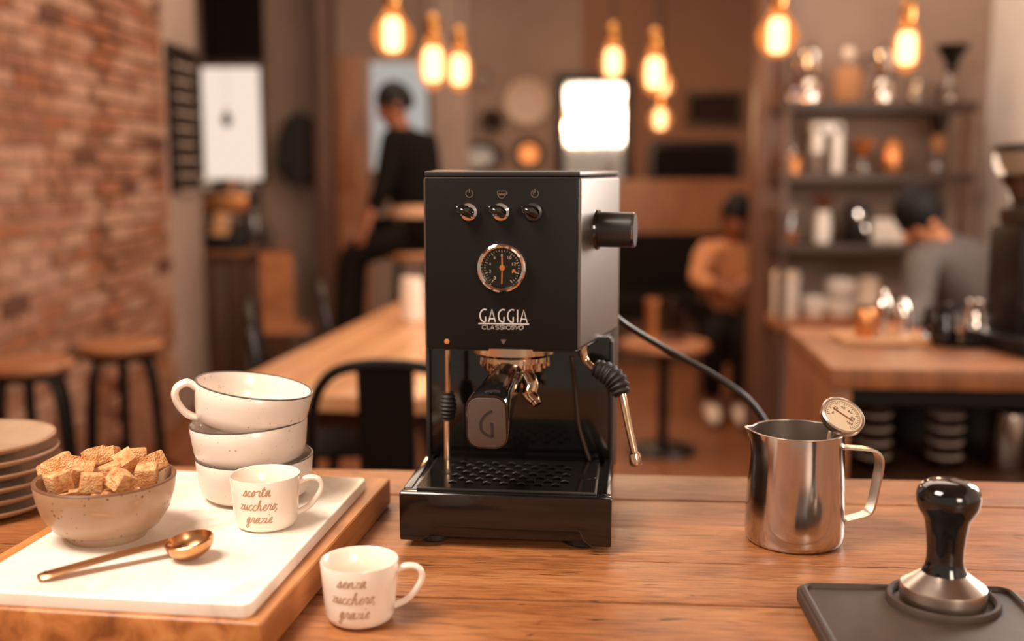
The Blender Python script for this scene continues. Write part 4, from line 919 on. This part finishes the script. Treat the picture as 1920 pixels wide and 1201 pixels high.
# ---- rear coffee counter on the left
bx0 = DY(378, 480, 6.5).x; rc_ = thing('rear_counter', 'dark wooden rear counter below the bright window', 'counter', (bx0 + .28, 6.7, 0), 0); RZ = .84
obj('top', MB().box((-.25, 0, RZ - .02), (.85, .6, .04)), 'brown_wood', rc_, bev=.005); obj('body', MB().box((-.25, .02, (RZ - .04) / 2), (.8, .54, RZ - .04)), 'dark_wood', rc_)
for i in range(3): obj('door', MB().box((-.515 + i * .265, -.258, .4), (.25, .016, .68)), 'dark_wood', rc_, bev=.004)
ke = 6.6 / F
em = thing('bar_coffee_machine', 'chrome and dark bar coffee machine on the rear counter', 'coffee machine', (DY(425, 470, 6.6).x, 6.62, RZ), 0)
obj('body', MB().box((0, 0, .21), (.36, .34, .26)), 'metal_brown', em, bev=.02); obj('drip_base', MB().box((0, -.04, .04), (.34, .4, .08)), 'metal_black', em, bev=.01)
obj('cup_rail', MB().tube([(-.17, -.16, .38), (.17, -.16, .38), (.17, .16, .38), (-.17, .16, .38), (-.17, -.16, .38)], .006, 8), 'chrome', em)
for x_ in (-.09, .09): obj('group_head', MB().lathe([(.03, .13), (.035, .16), (.035, .19)], 20, (x_, -.17, 0)), 'chrome', em, smooth=True)
obj('front_plate', MB().box((0, -.172, .27), (.34, .006, .1)), 'copper_soft', em, bev=.002)
for i, (dx, m_, lb) in enumerate(((-.12, 'white_gloss', 'white cup on the left of the bar coffee machine'), (.02, 'metal_black', 'dark cup in the middle of the bar coffee machine'), (.13, 'white_gloss', 'white cup on the right of the bar coffee machine'))):
    vessel('cup', lb, 'cup', Vector(em.location) + Vector((dx, 0, .34)), .001, [('body', [(20, 0), (32, 14), (38, 68), (35, 68), (29, 14), (.01, 8)], m_), ('foot', [(22, 0), (22, 3), (.01, 3)], m_)], 'cups on the bar coffee machine')
pd = obj('serving_paddle', MB().prism([(-.05, 0), (.05, 0), (.055, .28), (.02, .32), (.02, .42), (-.02, .42), (-.02, .32), (-.055, .28)], 0, .018, lambda x, z, y: (x, y, z)), 'table_wood', None, (DY(393, 440, 6.3).x, 6.42, RZ), (R(-8), R(14), 0), bev=.004)
tag(pd, 'wooden serving paddle leaning beside the bar coffee machine', 'board')
for px, lb, m_, h_ in ((455, 'dark bottle standing right of the bar coffee machine', 'metal_black', 70), (478, 'pale blue-grey bottle standing at the end of the rear counter', 'glass', 84), (500, 'short dark jar at the end of the rear counter', 'coffee', 48)):
    vessel('bottle', lb, 'bottle', (DY(px, 470, 6.45).x, 6.47, RZ), ke, [('body', [(.01, 0), (11, 0), (12, 4), (12, h_ * .6), (5, h_ * .8), (5, h_ * .95), (.01, h_ * .95)], m_), ('cap', [(5.5, h_ * .93), (5.5, h_), (.01, h_)], 'metal_brown')], 'bottles on the rear counter')

# ---- wall shelf unit on the right, each board a part of it
SY0, SY1 = 4.98, 5.35                        # front and back of the boards
sx0, sx1 = DY(1466, 300, SY0).x, 2.09
zs = [DY(1640, py, SY0).z for py in (190, 325, 458, 600)]
SU = thing('shelf_unit', 'dark wooden shelf unit full of coffee gear beside the white wall', 'shelf', (0, 0, 0), 0)
for i, z in enumerate(zs): obj('shelf_board', MB().box(((sx0 + sx1) / 2, (SY0 + SY1) / 2, z - .022), (sx1 - sx0, SY1 - SY0, .044)), 'shelf_wood' if i < 3 else 'stool_wood', SU, bev=.004)
for x_ in (sx0 + .015, sx1 - .045): obj('upright', MB().box((x_, SY1 - .03, (zs[0] + .1) / 2), (.035, .05, zs[0] + .1)), 'dark_wood', SU, bev=.003)
for x_ in (sx0 + .02, sx1 - .04): obj('front_post', MB().box((x_, SY0 + .02, (zs[0] - .04) / 2), (.03, .03, zs[0] - .044)), 'dark_wood', SU, bev=.003)
ks_ = 5.12 / F
def on_shelf(i, px, name, label, cat, parts, group, dy_=.12, rz=0): return vessel(name, label, cat, (DY(px, 300, SY0 + dy_).x, SY0 + dy_, zs[i]), ks_, parts, group, rz=rz)
def moka(i, px, label, m='chrome'):
    t = on_shelf(i, px, 'moka_pot', label, 'moka pot', [('boiler', [(.01, 0), (21, 0), (22, 6), (19, 32), (13, 44), (.01, 44)], m), ('band', [(15, 42), (16, 46), (14, 50)], 'metal_black'), ('upper_pot', [(12, 50), (16, 66), (20, 90), (.01, 90)], m), ('lid', [(20.5, 90), (16, 95), (5, 99), (.01, 100)], m), ('knob', [(3, 99), (4, 106), (.01, 108)], 'metal_black')], 'pots on the top shelf')
    obj('handle', MB().tube([(-.04, 0, 84 * ks_), (-.09, 0, 82 * ks_), (-.085, 0, 52 * ks_)], .008, 8), 'metal_black', t); return t
moka(0, 1515, 'shiny moka pot at the left end of the top shelf'); moka(0, 1650, 'moka pot with dark band in the middle of the top shelf')
on_shelf(0, 1583, 'apothecary_jar', 'square amber jar with glass ball stopper on the top shelf', 'jar', [('body', [(.01, 0), (25, 0), (27, 3), (27, 56), (22, 62), (10, 66), (.01, 66)], 'cork'), ('neck', [(9, 65), (9, 74)], 'glass'), ('stopper', [(.01, 74), (9, 78), (13, 88), (9, 98), (.01, 101)], 'cream')], 'jars on the shelves')
on_shelf(0, 1487, 'amber_flask', 'small amber flask at the very left of the top shelf', 'flask', [('body', [(.01, 0), (14, 0), (16, 20), (10, 44), (6, 60), (6, 70), (.01, 70)], 'amber_glass'), ('lip', [(7, 68), (7, 74), (.01, 74)], 'brass')], None)
on_shelf(0, 1712, 'small_glass', 'short clear glass behind the right pendant bulb on the top shelf', 'glass', [('body', [(.01, 0), (16, 0), (18, 40), (16, 40), (14, 3), (.01, 3)], 'glass')], None)
on_shelf(0, 1775, 'pour_over_stand', 'glass pour-over flask with black funnel on the top shelf', 'flask', [('flask', [(.01, 0), (24, 0), (26, 14), (14, 40), (8, 56), (8, 62)], 'glass'), ('collar', [(11, 54), (12, 60), (10, 66)], 'metal_black'), ('funnel', [(8, 62), (14, 76), (31, 104), (29, 104), (10, 74)], 'metal_black')], None)
# second shelf
on_shelf(1, 1486, 'spice_jar', 'small amber spice jar at the left of the second shelf', 'jar', [('body', [(.01, 0), (19, 0), (20, 24), (12, 34), (.01, 34)], 'copper_soft'), ('stopper', [(9, 33), (10, 52), (7, 58), (.01, 58)], 'glass')], 'jars on the shelves')
x_ = DY(1551, 300, SY0 + .12).x; fr_ = MB()
ar = thing('white_arch', 'white arch-shaped ornament standing on the second shelf', 'ornament', (x_, SY0 + .12, zs[1]), 0)
obj('post', MB().box((16 * ks_, 0, 46 * ks_), (20 * ks_, .06, 92 * ks_)), 'white_gloss', ar, bev=.012); obj('beam', MB().box((-4 * ks_, 0, 82 * ks_), (56 * ks_, .06, 24 * ks_)), 'white_gloss', ar, bev=.012); obj('short_leg', MB().box((-20 * ks_, 0, 62 * ks_), (20 * ks_, .06, 54 * ks_)), 'white_gloss', ar, bev=.012); obj('foot', MB().box((-20 * ks_, 0, 17 * ks_), (12 * ks_, .05, 35 * ks_)), 'plate_wall_dim', ar, bev=.006)
on_shelf(1, 1617, 'copper_dripper', 'copper dripper sitting on a glass server on the second shelf', 'dripper', [('server', [(.01, 0), (22, 0), (24, 14), (16, 28), (14, 32)], 'glass'), ('cone', [(10, 32), (20, 54), (22, 62), (19, 62), (8, 34)], 'copper_soft'), ('flange', [(18, 31), (19, 33), (.01, 34)], 'brass')], None)
on_shelf(1, 1672, 'copper_canister', 'shiny copper canister on the second shelf', 'canister', [('body', [(.01, 0), (18, 0), (20, 4), (20, 50), (17, 54), (.01, 54)], 'copper_soft'), ('lid', [(17, 54), (15, 60), (4, 63), (.01, 63)], 'copper_soft')], None)
on_shelf(1, 1757, 'hourglass_flask', 'hourglass shaped glass coffee maker on the second shelf', 'flask', [('lower', [(.01, 0), (18, 0), (20, 14), (9, 40)], 'glass'), ('collar', [(10, 38), (13, 46), (13, 62), (10, 70)], 'cork'), ('upper', [(9, 68), (18, 98), (20, 112)], 'smoke_glass')], None)
# third shelf
on_shelf(2, 1482, 'storage_jar', 'glass jar with copper contents on the third shelf', 'jar', [('body', [(.01, 0), (22, 0), (23, 50), (20, 58)], 'glass'), ('contents', [(.01, 2), (20, 2), (20, 24), (.01, 24)], 'copper_soft'), ('lid', [(22, 58), (22, 70), (.01, 72)], 'plate_wall_dim')], 'jars on the shelves')
vz = on_shelf(2, 1547, 'vase', 'white bottle vase with dried stems on the third shelf', 'vase', [('body', [(.01, 0), (14, 0), (16, 8), (16, 40), (13, 52), (15, 60), (12, 60)], 'white_gloss')], None)
for i in range(9):
    a_ = i * .7; o = obj('dried_stem', MB().tube([(0, 0, .12), (.02 * math.cos(a_), .02 * math.sin(a_), .18), (.05 * math.cos(a_), .05 * math.sin(a_), .215)], [.003, .006, .012], 6), 'plant_dry', vz)
gb_ = thing('black_grinder', 'black boxy grinder with chrome dials on the third shelf', 'grinder', (DY(1612, 300, SY0 + .12).x, SY0 + .12, zs[2]), 0)
obj('body', MB().box((0, 0, .085), (.11, .12, .17)), 'metal_black', gb_, bev=.02); obj('top', MB().box((0, 0, .18), (.07, .08, .03)), 'metal_brown', gb_, bev=.01)
for dx, dz, r_ in ((-.02, .12, .026), (.018, .06, .02)): obj('dial', MB().lathe([(r_, 0), (r_, .012), (.0001, .016)], 20, (dx, -.06, dz), Matrix.Rotation(R(90), 3, 'X')), 'chrome', gb_, smooth=True)
tg = [('body', [(.01, 0), (18, 0), (21, 6), (22, 44), (20, 44), (18, 6), (.01, 5)], 'white_gloss')]
for px, lb in ((1652, 'white tumbler next to the black grinder on the third shelf'), (1684, 'white tumbler behind the barista on the third shelf')): on_shelf(2, px, 'tumbler', lb, 'cup', tg, 'white tumblers on the third shelf')
# bottom board
on_shelf(3, 1482, 'white_canister', 'tall white canister at the left of the lowest shelf', 'canister', [('body', [(.01, 0), (23, 0), (25, 5), (25, 68), (.01, 68)], 'white_gloss'), ('lid', [(26, 68), (26, 82), (20, 88), (.01, 88)], 'cream')], None)
on_shelf(3, 1538, 'white_bowl', 'white bowl next to the tall canister on the lowest shelf', 'bowl', [('body', [(.01, 0), (14, 0), (22, 12), (25, 38), (22, 38), (18, 12), (.01, 6)], 'white_gloss')], None)
for i, (px, h_, lb) in enumerate(((1588, 0, 'lower white bowl of the pair on the lowest shelf'), (1588, 36, 'upper white bowl of the pair on the lowest shelf'))):
    o = on_shelf(3, px, 'white_bowl', lb, 'bowl', [('body', [(.01, 0), (18, 0), (28, 12), (30, 34), (27, 34), (22, 12), (.01, 6)], 'white_gloss')], None); o.location.z += h_ * ks_
on_shelf(3, 1640, 'white_jug', 'pale jug at the right of the lowest shelf', 'jug', [('body', [(.01, 0), (22, 0), (24, 40), (18, 60), (20, 74), (17, 74), (.01, 8)], 'cream')], None)

# ---- second counter on the right
KZ = .90
kl_ = PZ(1560, 690, KZ); RC = thing('side_counter', 'wooden side counter with open dark shelf space on the right', 'counter', (kl_.x, kl_.y, 0), R(-5)); kw, kd = 1.42, .60
obj('top', MB().box((kw / 2, kd / 2, KZ - .022), (kw, kd, .044)), 'brown_wood', RC, bev=.004)
obj('end_panel', MB().box((.024, kd / 2, (KZ - .044) / 2), (.044, kd - .02, KZ - .044)), 'brown_wood', RC, bev=.004)
obj('back_panel', MB().box((kw / 2, kd - .02, (KZ - .044) / 2), (kw - .02, .02, KZ - .046)), 'metal_black', RC)
obj('lower_shelf', MB().box((kw / 2 + .02, kd / 2, .60), (kw - .06, kd - .06, .03)), 'dark_wood', RC); obj('apron', MB().box((kw / 2 + .02, .05, KZ - .065), (kw - .06, .02, .04)), 'metal_black', RC)
def kp_(px, y): return Vector((DY(px, 600, y).x, y, KZ))
bo_ = obj('cutting_board', MB().prism(rrect(.21, .14, .02, 5), 0, .015), 'table_wood', None, kp_(1652, 2.62), (0, 0, R(-5)), bev=.004); tag(bo_, 'pale cutting board under the shakers on the side counter', 'board')
k2 = 2.62 / F; zb = Vector((0, 0, .015))
vessel('brown_jar', 'brown jar at the left end of the cutting board', 'jar', kp_(1622, 2.62) + zb, k2, [('body', [(.01, 0), (16, 0), (18, 4), (17, 46), (13, 52), (.01, 52)], 'copper_soft'), ('lid', [(14, 52), (14, 58), (.01, 60)], 'metal_brown')])
vessel('tall_shaker', 'tall steel cocktail shaker on the cutting board', 'shaker', kp_(1655, 2.64) + zb, k2, [('body', [(.01, 0), (13, 0), (17, 50), (16, 58), (.01, 58)], 'chrome'), ('cap', [(15, 58), (10, 72), (8, 86), (.01, 88)], 'chrome')])
vessel('short_shaker', 'short steel shaker at the right end of the cutting board', 'shaker', kp_(1692, 2.63) + zb, k2, [('body', [(.01, 0), (13, 0), (15, 40), (.01, 40)], 'chrome'), ('dome', [(14, 40), (12, 54), (6, 66), (.01, 70)], 'chrome')])
tr_ = obj('black_tray', MB().lathe([(.0001, 0), (66 * k2, 0), (72 * k2, .014), (69 * k2, .014), (64 * k2, .004), (.0001, .004)], 40), 'metal_black', None, kp_(1800, 2.60), smooth=True, ang=50); tag(tr_, 'round black tray on the side counter under the carafes', 'tray')
zb = Vector((0, 0, .0045))
def carafe(px, y, label, m, hr):
    t = vessel('carafe', label, 'carafe', kp_(px, y) + zb, k2, [('body', [(.01, 0), (24, 0), (27, 6), (20, 40), (12, 62), (15, 74), (12, 72), (18, 36), (.01, 4)], m), ('collar', [(13, 58), (14, 64), (12.5, 68)], 'metal_black')], 'carafes on the black tray')
    obj('handle', MB().tube([Matrix.Rotation(hr, 3, 'Z') @ Vector(p) for p in ((13 * k2, 0, 66 * k2), (34 * k2, 0, 64 * k2), (34 * k2, 0, 24 * k2), (24 * k2, 0, 18 * k2))], .006, 8), 'metal_black', t)
carafe(1770, 2.57, 'smoky glass carafe on the left of the black tray', 'smoke_glass', R(180)); carafe(1826, 2.62, 'chrome kettle on the right of the black tray', 'chrome', R(0))
# grinder at the right edge
gp_ = kp_(1925, 2.5); GR = thing('coffee_grinder', 'tall black coffee grinder with clear hopper at the right edge', 'grinder', gp_, R(10)); kg = 2.45 / F
obj('base', MB().box((0, 0, .02), (.17, .24, .04)), 'metal_black', GR, bev=.01); obj('body', MB().box((0, .03, .16), (.10, .13, .26)), 'metal_black', GR, bev=.02)
obj('badge', MB().box((-.012, -.037, .16), (.03, .004, .045)), 'cream', GR, bev=.004); obj('fork', MB().tube([(-.03, -.03, .10), (-.03, -.1, .10), (.03, -.1, .10), (.03, -.03, .10)], .006, 8), 'chrome', GR)
obj('collar', MB().lathe([(.045, .28), (.055, .30), (.055, .325), (.03, .34)], 32, (0, .03, 0)), 'metal_brown', GR, smooth=True)
obj('hopper', MB().lathe([(.03, .335), (.045, .37), (.076, .42), (.078, .455)], 32, (0, .03, 0), cap=False), 'glass', GR, smooth=True); obj('beans', MB().lathe([(.028, .337), (.042, .37), (.062, .40), (.0001, .41)], 28, (0, .03, 0)), 'coffee', GR, smooth=True)
obj('hopper_lid', MB().lathe([(.08, .455), (.08, .468), (.03, .475), (.0001, .476)], 32, (0, .03, 0)), 'metal_black', GR, smooth=True)
for x_ in (-.07, .07):
    for y_ in (-.1, .1): obj('foot', MB().lathe([(.012, 0), (.014, .004)], 12, (x_, y_, 0)), 'rubber', GR)
# below: stacked glasses and a steel cup
SZ2 = .615
stk = [('body', [(.01, 0), (24, 0), (30, 10), (32, 24), (29, 24), (26, 9), (.01, 4)], 'glass'), ('lip', [(32, 22), (33, 25), (30, 25)], 'cream')]
for si, (px, n__, w_) in enumerate(((1648, 5, 'left'), (1785, 4, 'right'))):
    for j in range(n__):
        lb = '%s glass bowl of the %s stack under the side counter' % (('lowest', 'second lowest', 'third', 'fourth', 'topmost')[j if j < n__ - 1 else 4], w_)
        p = kp_(px, 2.52); p.z = SZ2 + j * 26 * k2; vessel('glass_bowl', lb, 'bowl', p, k2, stk, 'glass bowls under the side counter')
p = kp_(1905, 2.5); p.z = SZ2
vessel('steel_cup', 'brushed steel beaker at the right edge under the side counter', 'beaker', p, k2, [('body', [(.01, 0), (26, 0), (30, 6), (29, 100), (27, 108), (25, 106), (25, 8), (.01, 6)], 'steel_matte'), ('rim', [(28, 106), (29, 109), (26, 109)], 'chrome')])
p = kp_(1880, 2.62); p.z = SZ2
vessel('pepper_mill', 'small dark mill behind the steel beaker under the side counter', 'mill', p, k2, [('body', [(.01, 0), (16, 0), (12, 40), (14, 80), (8, 100), (.01, 100)], 'dark_wood'), ('knob', [(.01, 98), (10, 106), (8, 116), (.01, 120)], 'brass')])

# ---- small side table with glasses near the bench
p = PZ(1246, 640, .52); st_ = thing('side_table', 'small dark side table with glasses beside the bench', 'table', (p.x, p.y, 0), 0)
obj('top', MB().lathe([(.0001, .49), (.2, .49), (.21, .5), (.2, .52), (.0001, .52)], 32), 'brown_wood', st_, smooth=True); obj('post', MB().tube([(0, 0, .49), (0, 0, .03)], .025, 12), 'metal_black', st_); obj('base', MB().lathe([(.0001, 0), (.16, 0), (.15, .02), (.03, .04), (.0001, .04)], 28), 'metal_black', st_, smooth=True)
k3 = mpp(p)
for dx, m_, h_, lb in ((-24, 'copper_soft', 80, 'copper coloured drink glass on the side table'), (4, 'glass', 84, 'tall clear drink glass on the side table'), (28, 'amber_glass', 60, 'short amber drink glass on the side table')):
    vessel('drink_glass', lb, 'glass', (p.x + dx * k3, p.y, .52), k3, [('body', [(.01, 0), (11, 0), (14, h_), (12, h_), (10, 5), (.01, 5)], m_)], 'drink glasses on the side table')

# ------------------------------------------------------------------ people
def skin(name, V_, E_, m, parent, levels=2, root=0):
    """V_ = [(point, radius or (rx, ry))], grown with the Skin modifier"""
    me = bpy.data.meshes.new(name); me.from_pydata([v[0] for v in V_], E_, []); o = bpy.data.objects.new(name, me); COL.objects.link(o)
    o.modifiers.new('s', 'SKIN').use_smooth_shade = True
    for i, v in enumerate(V_):
        r_ = v[1] if isinstance(v[1], tuple) else (v[1], v[1]); me.skin_vertices[0].data[i].radius = r_; me.skin_vertices[0].data[i].use_root = (i == root)
    sd_ = o.modifiers.new('d', 'SUBSURF'); sd_.levels = levels; sd_.render_levels = levels
    dg = bpy.context.evaluated_depsgraph_get(); em_ = bpy.data.meshes.new_from_object(o.evaluated_get(dg))
    bpy.data.objects.remove(o); em_.materials.clear(); em_.materials.append(MATS[m])
    for pl in em_.polygons: pl.use_smooth = True
    em_.name = name; o2 = bpy.data.objects.new(name, em_); link(o2, parent); return o2
def chain(V_, E_, start, pts):
    i = start
    for p in pts: V_.append((tuple(p[0]), p[1])); E_.append((i, len(V_) - 1)); i = len(V_) - 1
    return i
def person(label, P, mats, group='people in the cafe'):
    """P: dict of world points; builds body, top, trousers, hair, face, shoes"""
    base = Vector((P['pelvis'][0], P['pelvis'][1], 0)); t = thing('person', label, 'person', base, 0, group)
    g = {k_: Vector(v) - base for k_, v in P.items()}
    V_, E_ = [(tuple(g['pelvis']), (.15, .11))], []
    ch_ = chain(V_, E_, 0, [(g['pelvis'].lerp(g['chest'], .5), (.13, .10)), (g['chest'], (.155, .11)), (g['chest'].lerp(g['neck'], .6), (.12, .08)), (g['neck'], .052)]); chest = ch_ - 2
    hd = g['head']; fwd = g['look'] .normalized() if 'look' in P else Vector((0, -1, 0)); fwd = Vector(P['look']).normalized(); up = (hd - g['neck']).normalized()
    chain(V_, E_, ch_, [(hd - up * .065 + fwd * .018, (.064, .064)), (hd + fwd * .004, (.088, .088)), (hd + up * .055 - fwd * .005, (.084, .084)), (hd + up * .10 - fwd * .005, (.05, .05))])
    hands = []
    for s_ in 'lr':
        sh, el, wr_ = g['shoulder_' + s_], g['elbow_' + s_], g['wrist_' + s_]
        i = chain(V_, E_, chest, [(sh, .058), (sh.lerp(el, .5), .046), (el, .04), (el.lerp(wr_, .5), .036), (wr_, .026)])
        d = (wr_ - el).normalized(); si = d.cross(Vector((0, 0, 1))).normalized(); pm = wr_ + d * .055
        j = chain(V_, E_, i, [(wr_ + d * .02, (.03, .02)), (pm, (.036, .018))]); dn = Vector((0, 0, -1))
        for q_, ln in ((-1.5, .062), (-.5, .075), (.5, .08), (1.5, .07)):
            b0 = pm + si * q_ * .0175 + d * .03; chain(V_, E_, j, [(b0, .0095), (b0 + d * ln * .5 + dn * .008, .009), (b0 + d * ln * .8 + dn * .035, .0075)])
        chain(V_, E_, j - 1, [(wr_ + d * .035 + si * .032, .011), (wr_ + d * .06 + si * .048, .0095), (wr_ + d * .085 + si * .046 + dn * .01, .008)])
        hands.append((sh, el, wr_))
    for s_ in 'lr':
        hp_, kn_, an = g['hip_' + s_], g['knee_' + s_], g['ankle_' + s_]
        chain(V_, E_, 0, [(hp_, .085), (hp_.lerp(kn_, .55), .07), (kn_, .052), (kn_.lerp(an, .35), .05), (an, .034)])
    skin('body', V_, E_, mats['skin'], t)
    # clothing, a little larger than the body
    V2, E2 = [(tuple(g['pelvis'] + (g['chest'] - g['pelvis']) * (.0 if not mats.get('hem') else .12)), (.19, .15))], []
    c2 = chain(V2, E2, 0, [(g['pelvis'].lerp(g['chest'], .5), (.165, .13)), (g['chest'], (.18, .135)), (g['chest'].lerp(g['neck'], .6), (.135, .10)), (g['neck'] + (g['neck'] - g['chest']) * .04, .068)])
    for sh, el, wr_ in hands: chain(V2, E2, c2 - 2, [(sh, .075), (sh.lerp(el, .5), .066), (el, .057), (el.lerp(wr_, .5), .05), (wr_ - (wr_ - el) * .04, .042)])
    skin('sweater', V2, E2, mats['top'], t)
    if mats.get('hem'):
        V4, E4 = [(tuple(g['pelvis'] - Vector((0, 0, .02))), (.195, .155))], []; chain(V4, E4, 0, [(g['pelvis'].lerp(g['chest'], .15), (.195, .155)), (g['pelvis'].lerp(g['chest'], .4), (.165, .12))]); skin('shirt_hem', V4, E4, mats['hem'], t)
    V3, E3 = [(tuple(g['pelvis']), (.175, .13))], []
    for s_ in 'lr':
        hp_, kn_, an = g['hip_' + s_], g['knee_' + s_], g['ankle_' + s_]; chain(V3, E3, 0, [(hp_, .105), (hp_.lerp(kn_, .55), .088), (kn_, .072), (kn_.lerp(an, .4), .062), (kn_.lerp(an, .93), .052)])
    skin('trousers', V3, E3, mats['legs'], t)
    # hair cap, ears, nose, eyes, mouth
    sd = fwd.cross(up).normalized(); fw2 = up.cross(sd).normalized(); M3 = Matrix((sd, fw2, up)).transposed()
    hv, hf = MB(), None; prof = [(.090 * math.cos(R(a__)), .006 + .112 * math.sin(R(a__)) + .01) for a__ in range(-30, 91, 10)]
    prof = [(max(.0001, r_), h_) for r_, h_ in prof]
    hv.lathe(prof, 24, hd - fw2 * .020 + up * .006, M3 @ Matrix.Diagonal((.98, 1.12, 1))); obj('hair', hv, mats['hair'], t, smooth=True)
    if mats.get('bun'): obj('hair_bun', MB().lathe([(.0001, -.05), (.045, -.03), (.055, 0), (.045, .03), (.0001, .05)], 16, hd + up * .02 - fw2 * .12, M3), mats['hair'], t, smooth=True); obj('hair_length', MB().tube([hd - fw2 * .08 + up * .02, hd - fw2 * .09 - up * .08, hd - fw2 * .075 - up * .17], [.075, .07, .045], 14), mats['hair'], t, smooth=True)
    obj('nose', MB().tube([hd + fw2 * .066 + up * .012, hd + fw2 * .094 - up * .022, hd + fw2 * .066 - up * .032], [.008, .014, .012], 8), mats['skin'], t, smooth=True)
    for s_ in (-1, 1):
        obj('eye', MB().lathe([(.0001, -.006), (.010, 0), (.0001, .006)], 10, hd + fw2 * .072 + sd * s_ * .030 + up * .010, M3), 'eye_dark', t, smooth=True)
        obj('ear', MB().lathe([(.0001, -.028), (.016, -.01), (.018, .012), (.0001, .03)], 10, hd + sd * s_ * .078 - up * .005, M3 @ Matrix.Diagonal((.5, 1, 1))), mats['skin'], t, smooth=True)
    obj('mouth', MB().tube([hd + fw2 * .064 - up * .055 - sd * .022, hd + fw2 * .074 - up * .056, hd + fw2 * .064 - up * .055 + sd * .022], .006, 6), 'plant_dry', t, smooth=True)
    for s_ in 'lr':
        an = g['ankle_' + s_]; fd = Vector(P['toe']).normalized(); o_ = an - Vector((0, 0, an.z - (P['floor_z'][2] if 'floor_z' in P else 0)))
        b_ = Vector((o_.x, o_.y, an.z - .075)); vs_ = []; sdv = fd.cross(Vector((0, 0, 1)))
        obj('shoe', MB().tube([b_ - fd * .07 + Vector((0, 0, .045)), b_ - fd * .03 + Vector((0, 0, .05)), b_ + fd * .06 + Vector((0, 0, .04)), b_ + fd * .15 + Vector((0, 0, .03)), b_ + fd * .19 + Vector((0, 0, .025))], [.035, .045, .042, .034, .015], 12), mats['shoe'], t, smooth=True)
    return t
# man in black sitting sideways on a high stool
y = 5.9
def q(px, py, dy_=0): return tuple(DY(px, py, y + dy_))
Pm = dict(pelvis=q(775, 418), chest=q(772, 300), neck=q(752, 240), head=q(737, 200), look=(-.75, -.35, -.45), shoulder_l=q(735, 262, -.12), shoulder_r=q(800, 268, .14), elbow_l=q(722, 345, -.2), elbow_r=q(812, 350, .18), wrist_l=q(695, 402, -.26), wrist_r=q(745, 405, .1),
          hip_l=q(762, 440, -.10), hip_r=q(772, 440, .1), knee_l=q(655, 475, -.14), knee_r=q(668, 478, .1), ankle_l=q(640, 640, -.1), ankle_r=q(665, 640, .12), toe=(-1, -.2, 0))
person('man in black sweater sitting sideways on a high stool, looking down', Pm, dict(skin='skin_dark', top='cloth_black', legs='cloth_navy', hair='hair_black', shoe='cloth_navy', hem='cloth_pale'))
pv = Vector(Pm['pelvis']); zs_ = pv.z - .15
sm = thing('high_stool', 'high dark stool under the man in black', 'stool', (pv.x, pv.y, 0), 0)
obj('seat', MB().lathe([(.0001, zs_ - .04), (.17, zs_ - .04), (.18, zs_ - .02), (.17, zs_), (.0001, zs_)], 28), 'stool_wood', sm, smooth=True)
for i in range(4): a_ = R(45 + 90 * i); obj('leg', MB().tube([(.11 * math.cos(a_), .11 * math.sin(a_), zs_ - .03), (.2 * math.cos(a_), .2 * math.sin(a_), 0)], .014, 8), 'metal_black', sm)
obj('foot_ring', MB().tube([(.17 * math.cos(i * math.pi / 12), .17 * math.sin(i * math.pi / 12), .3) for i in range(25)], .009, 8, cap=False), 'metal_black', sm, smooth=True)
# woman in a tan sweater seated beside the wooden post
y = 5.95
Pw = dict(pelvis=q(1385, 605, .1), chest=q(1372, 495, .0), neck=q(1378, 448, -.03), head=q(1382, 408, -.06), look=(-.15, -.8, -.5), shoulder_l=q(1332, 470, -.02), shoulder_r=q(1412, 470, .02), elbow_l=q(1305, 525, -.1), elbow_r=q(1418, 530, -.08), wrist_l=q(1345, 535, -.28), wrist_r=q(1392, 535, -.3),
          hip_l=q(1362, 612, .02), hip_r=q(1402, 612, .02), knee_l=q(1338, 625, -.42), knee_r=q(1392, 622, -.42), ankle_l=q(1336, 742, -.36), ankle_r=q(1388, 770, -.40), toe=(-.1, -1, 0))
for k_ in ('ankle_l', 'ankle_r'): v = list(Pw[k_]); v[2] = .09; Pw[k_] = tuple(v)
person('seated woman in tan sweater and dark trousers beside the wooden post', Pw, dict(skin='skin_dark', top='cloth_tan', legs='cloth_navy', hair='hair_black', shoe='shoe_white', bun=1))
pv = Vector(Pw['pelvis']); zc = pv.z - .15
wch = thing('wooden_chair', 'dark wooden chair under the seated woman', 'chair', (pv.x, pv.y - .05, 0), 0)
obj('seat', MB().box((0, 0, zc - .02), (.42, .42, .04)), 'dark_wood', wch, bev=.01); obj('backrest', MB().box((0, .22, zc + .3), (.4, .025, .22)), 'dark_wood', wch, bev=.01)
for sx in (-1, 1):
    obj('leg', MB().box((sx * .18, -.18, (zc - .04) / 2), (.035, .035, zc - .04)), 'dark_wood', wch); obj('leg', MB().box((sx * .18, .2, (zc + .38) / 2), (.035, .035, zc + .38)), 'dark_wood', wch)
# barista bending over behind the side counter
y = 4.35
Pb = dict(pelvis=q(1830, 640, .12), chest=q(1795, 505, -.02), neck=q(1752, 446, -.06), head=q(1722, 408, -.10), look=(-.75, -.2, -.62), shoulder_l=q(1728, 478, -.16), shoulder_r=q(1826, 478, .1), elbow_l=q(1722, 580, -.24), elbow_r=q(1842, 590, .02), wrist_l=q(1690, 612, -.36), wrist_r=q(1770, 618, -.2),
          hip_l=q(1810, 660, .02), hip_r=q(1850, 660, .14), knee_l=q(1790, 760, -.1), knee_r=q(1850, 770, .0), ankle_l=q(1800, 880, .05), ankle_r=q(1850, 890, .12), toe=(-.5, -1, 0))
for k_ in ('ankle_l', 'ankle_r'): v = list(Pb[k_]); v[2] = .09; Pb[k_] = tuple(v)
for k_ in ('knee_l', 'knee_r'): v = list(Pb[k_]); v[2] = .36; Pb[k_] = tuple(v)
person('barista in grey shirt bending over behind the side counter', Pb, dict(skin='skin_mid', top='cloth_grey', legs='cloth_navy', hair='hair_black', shoe='cloth_navy'))
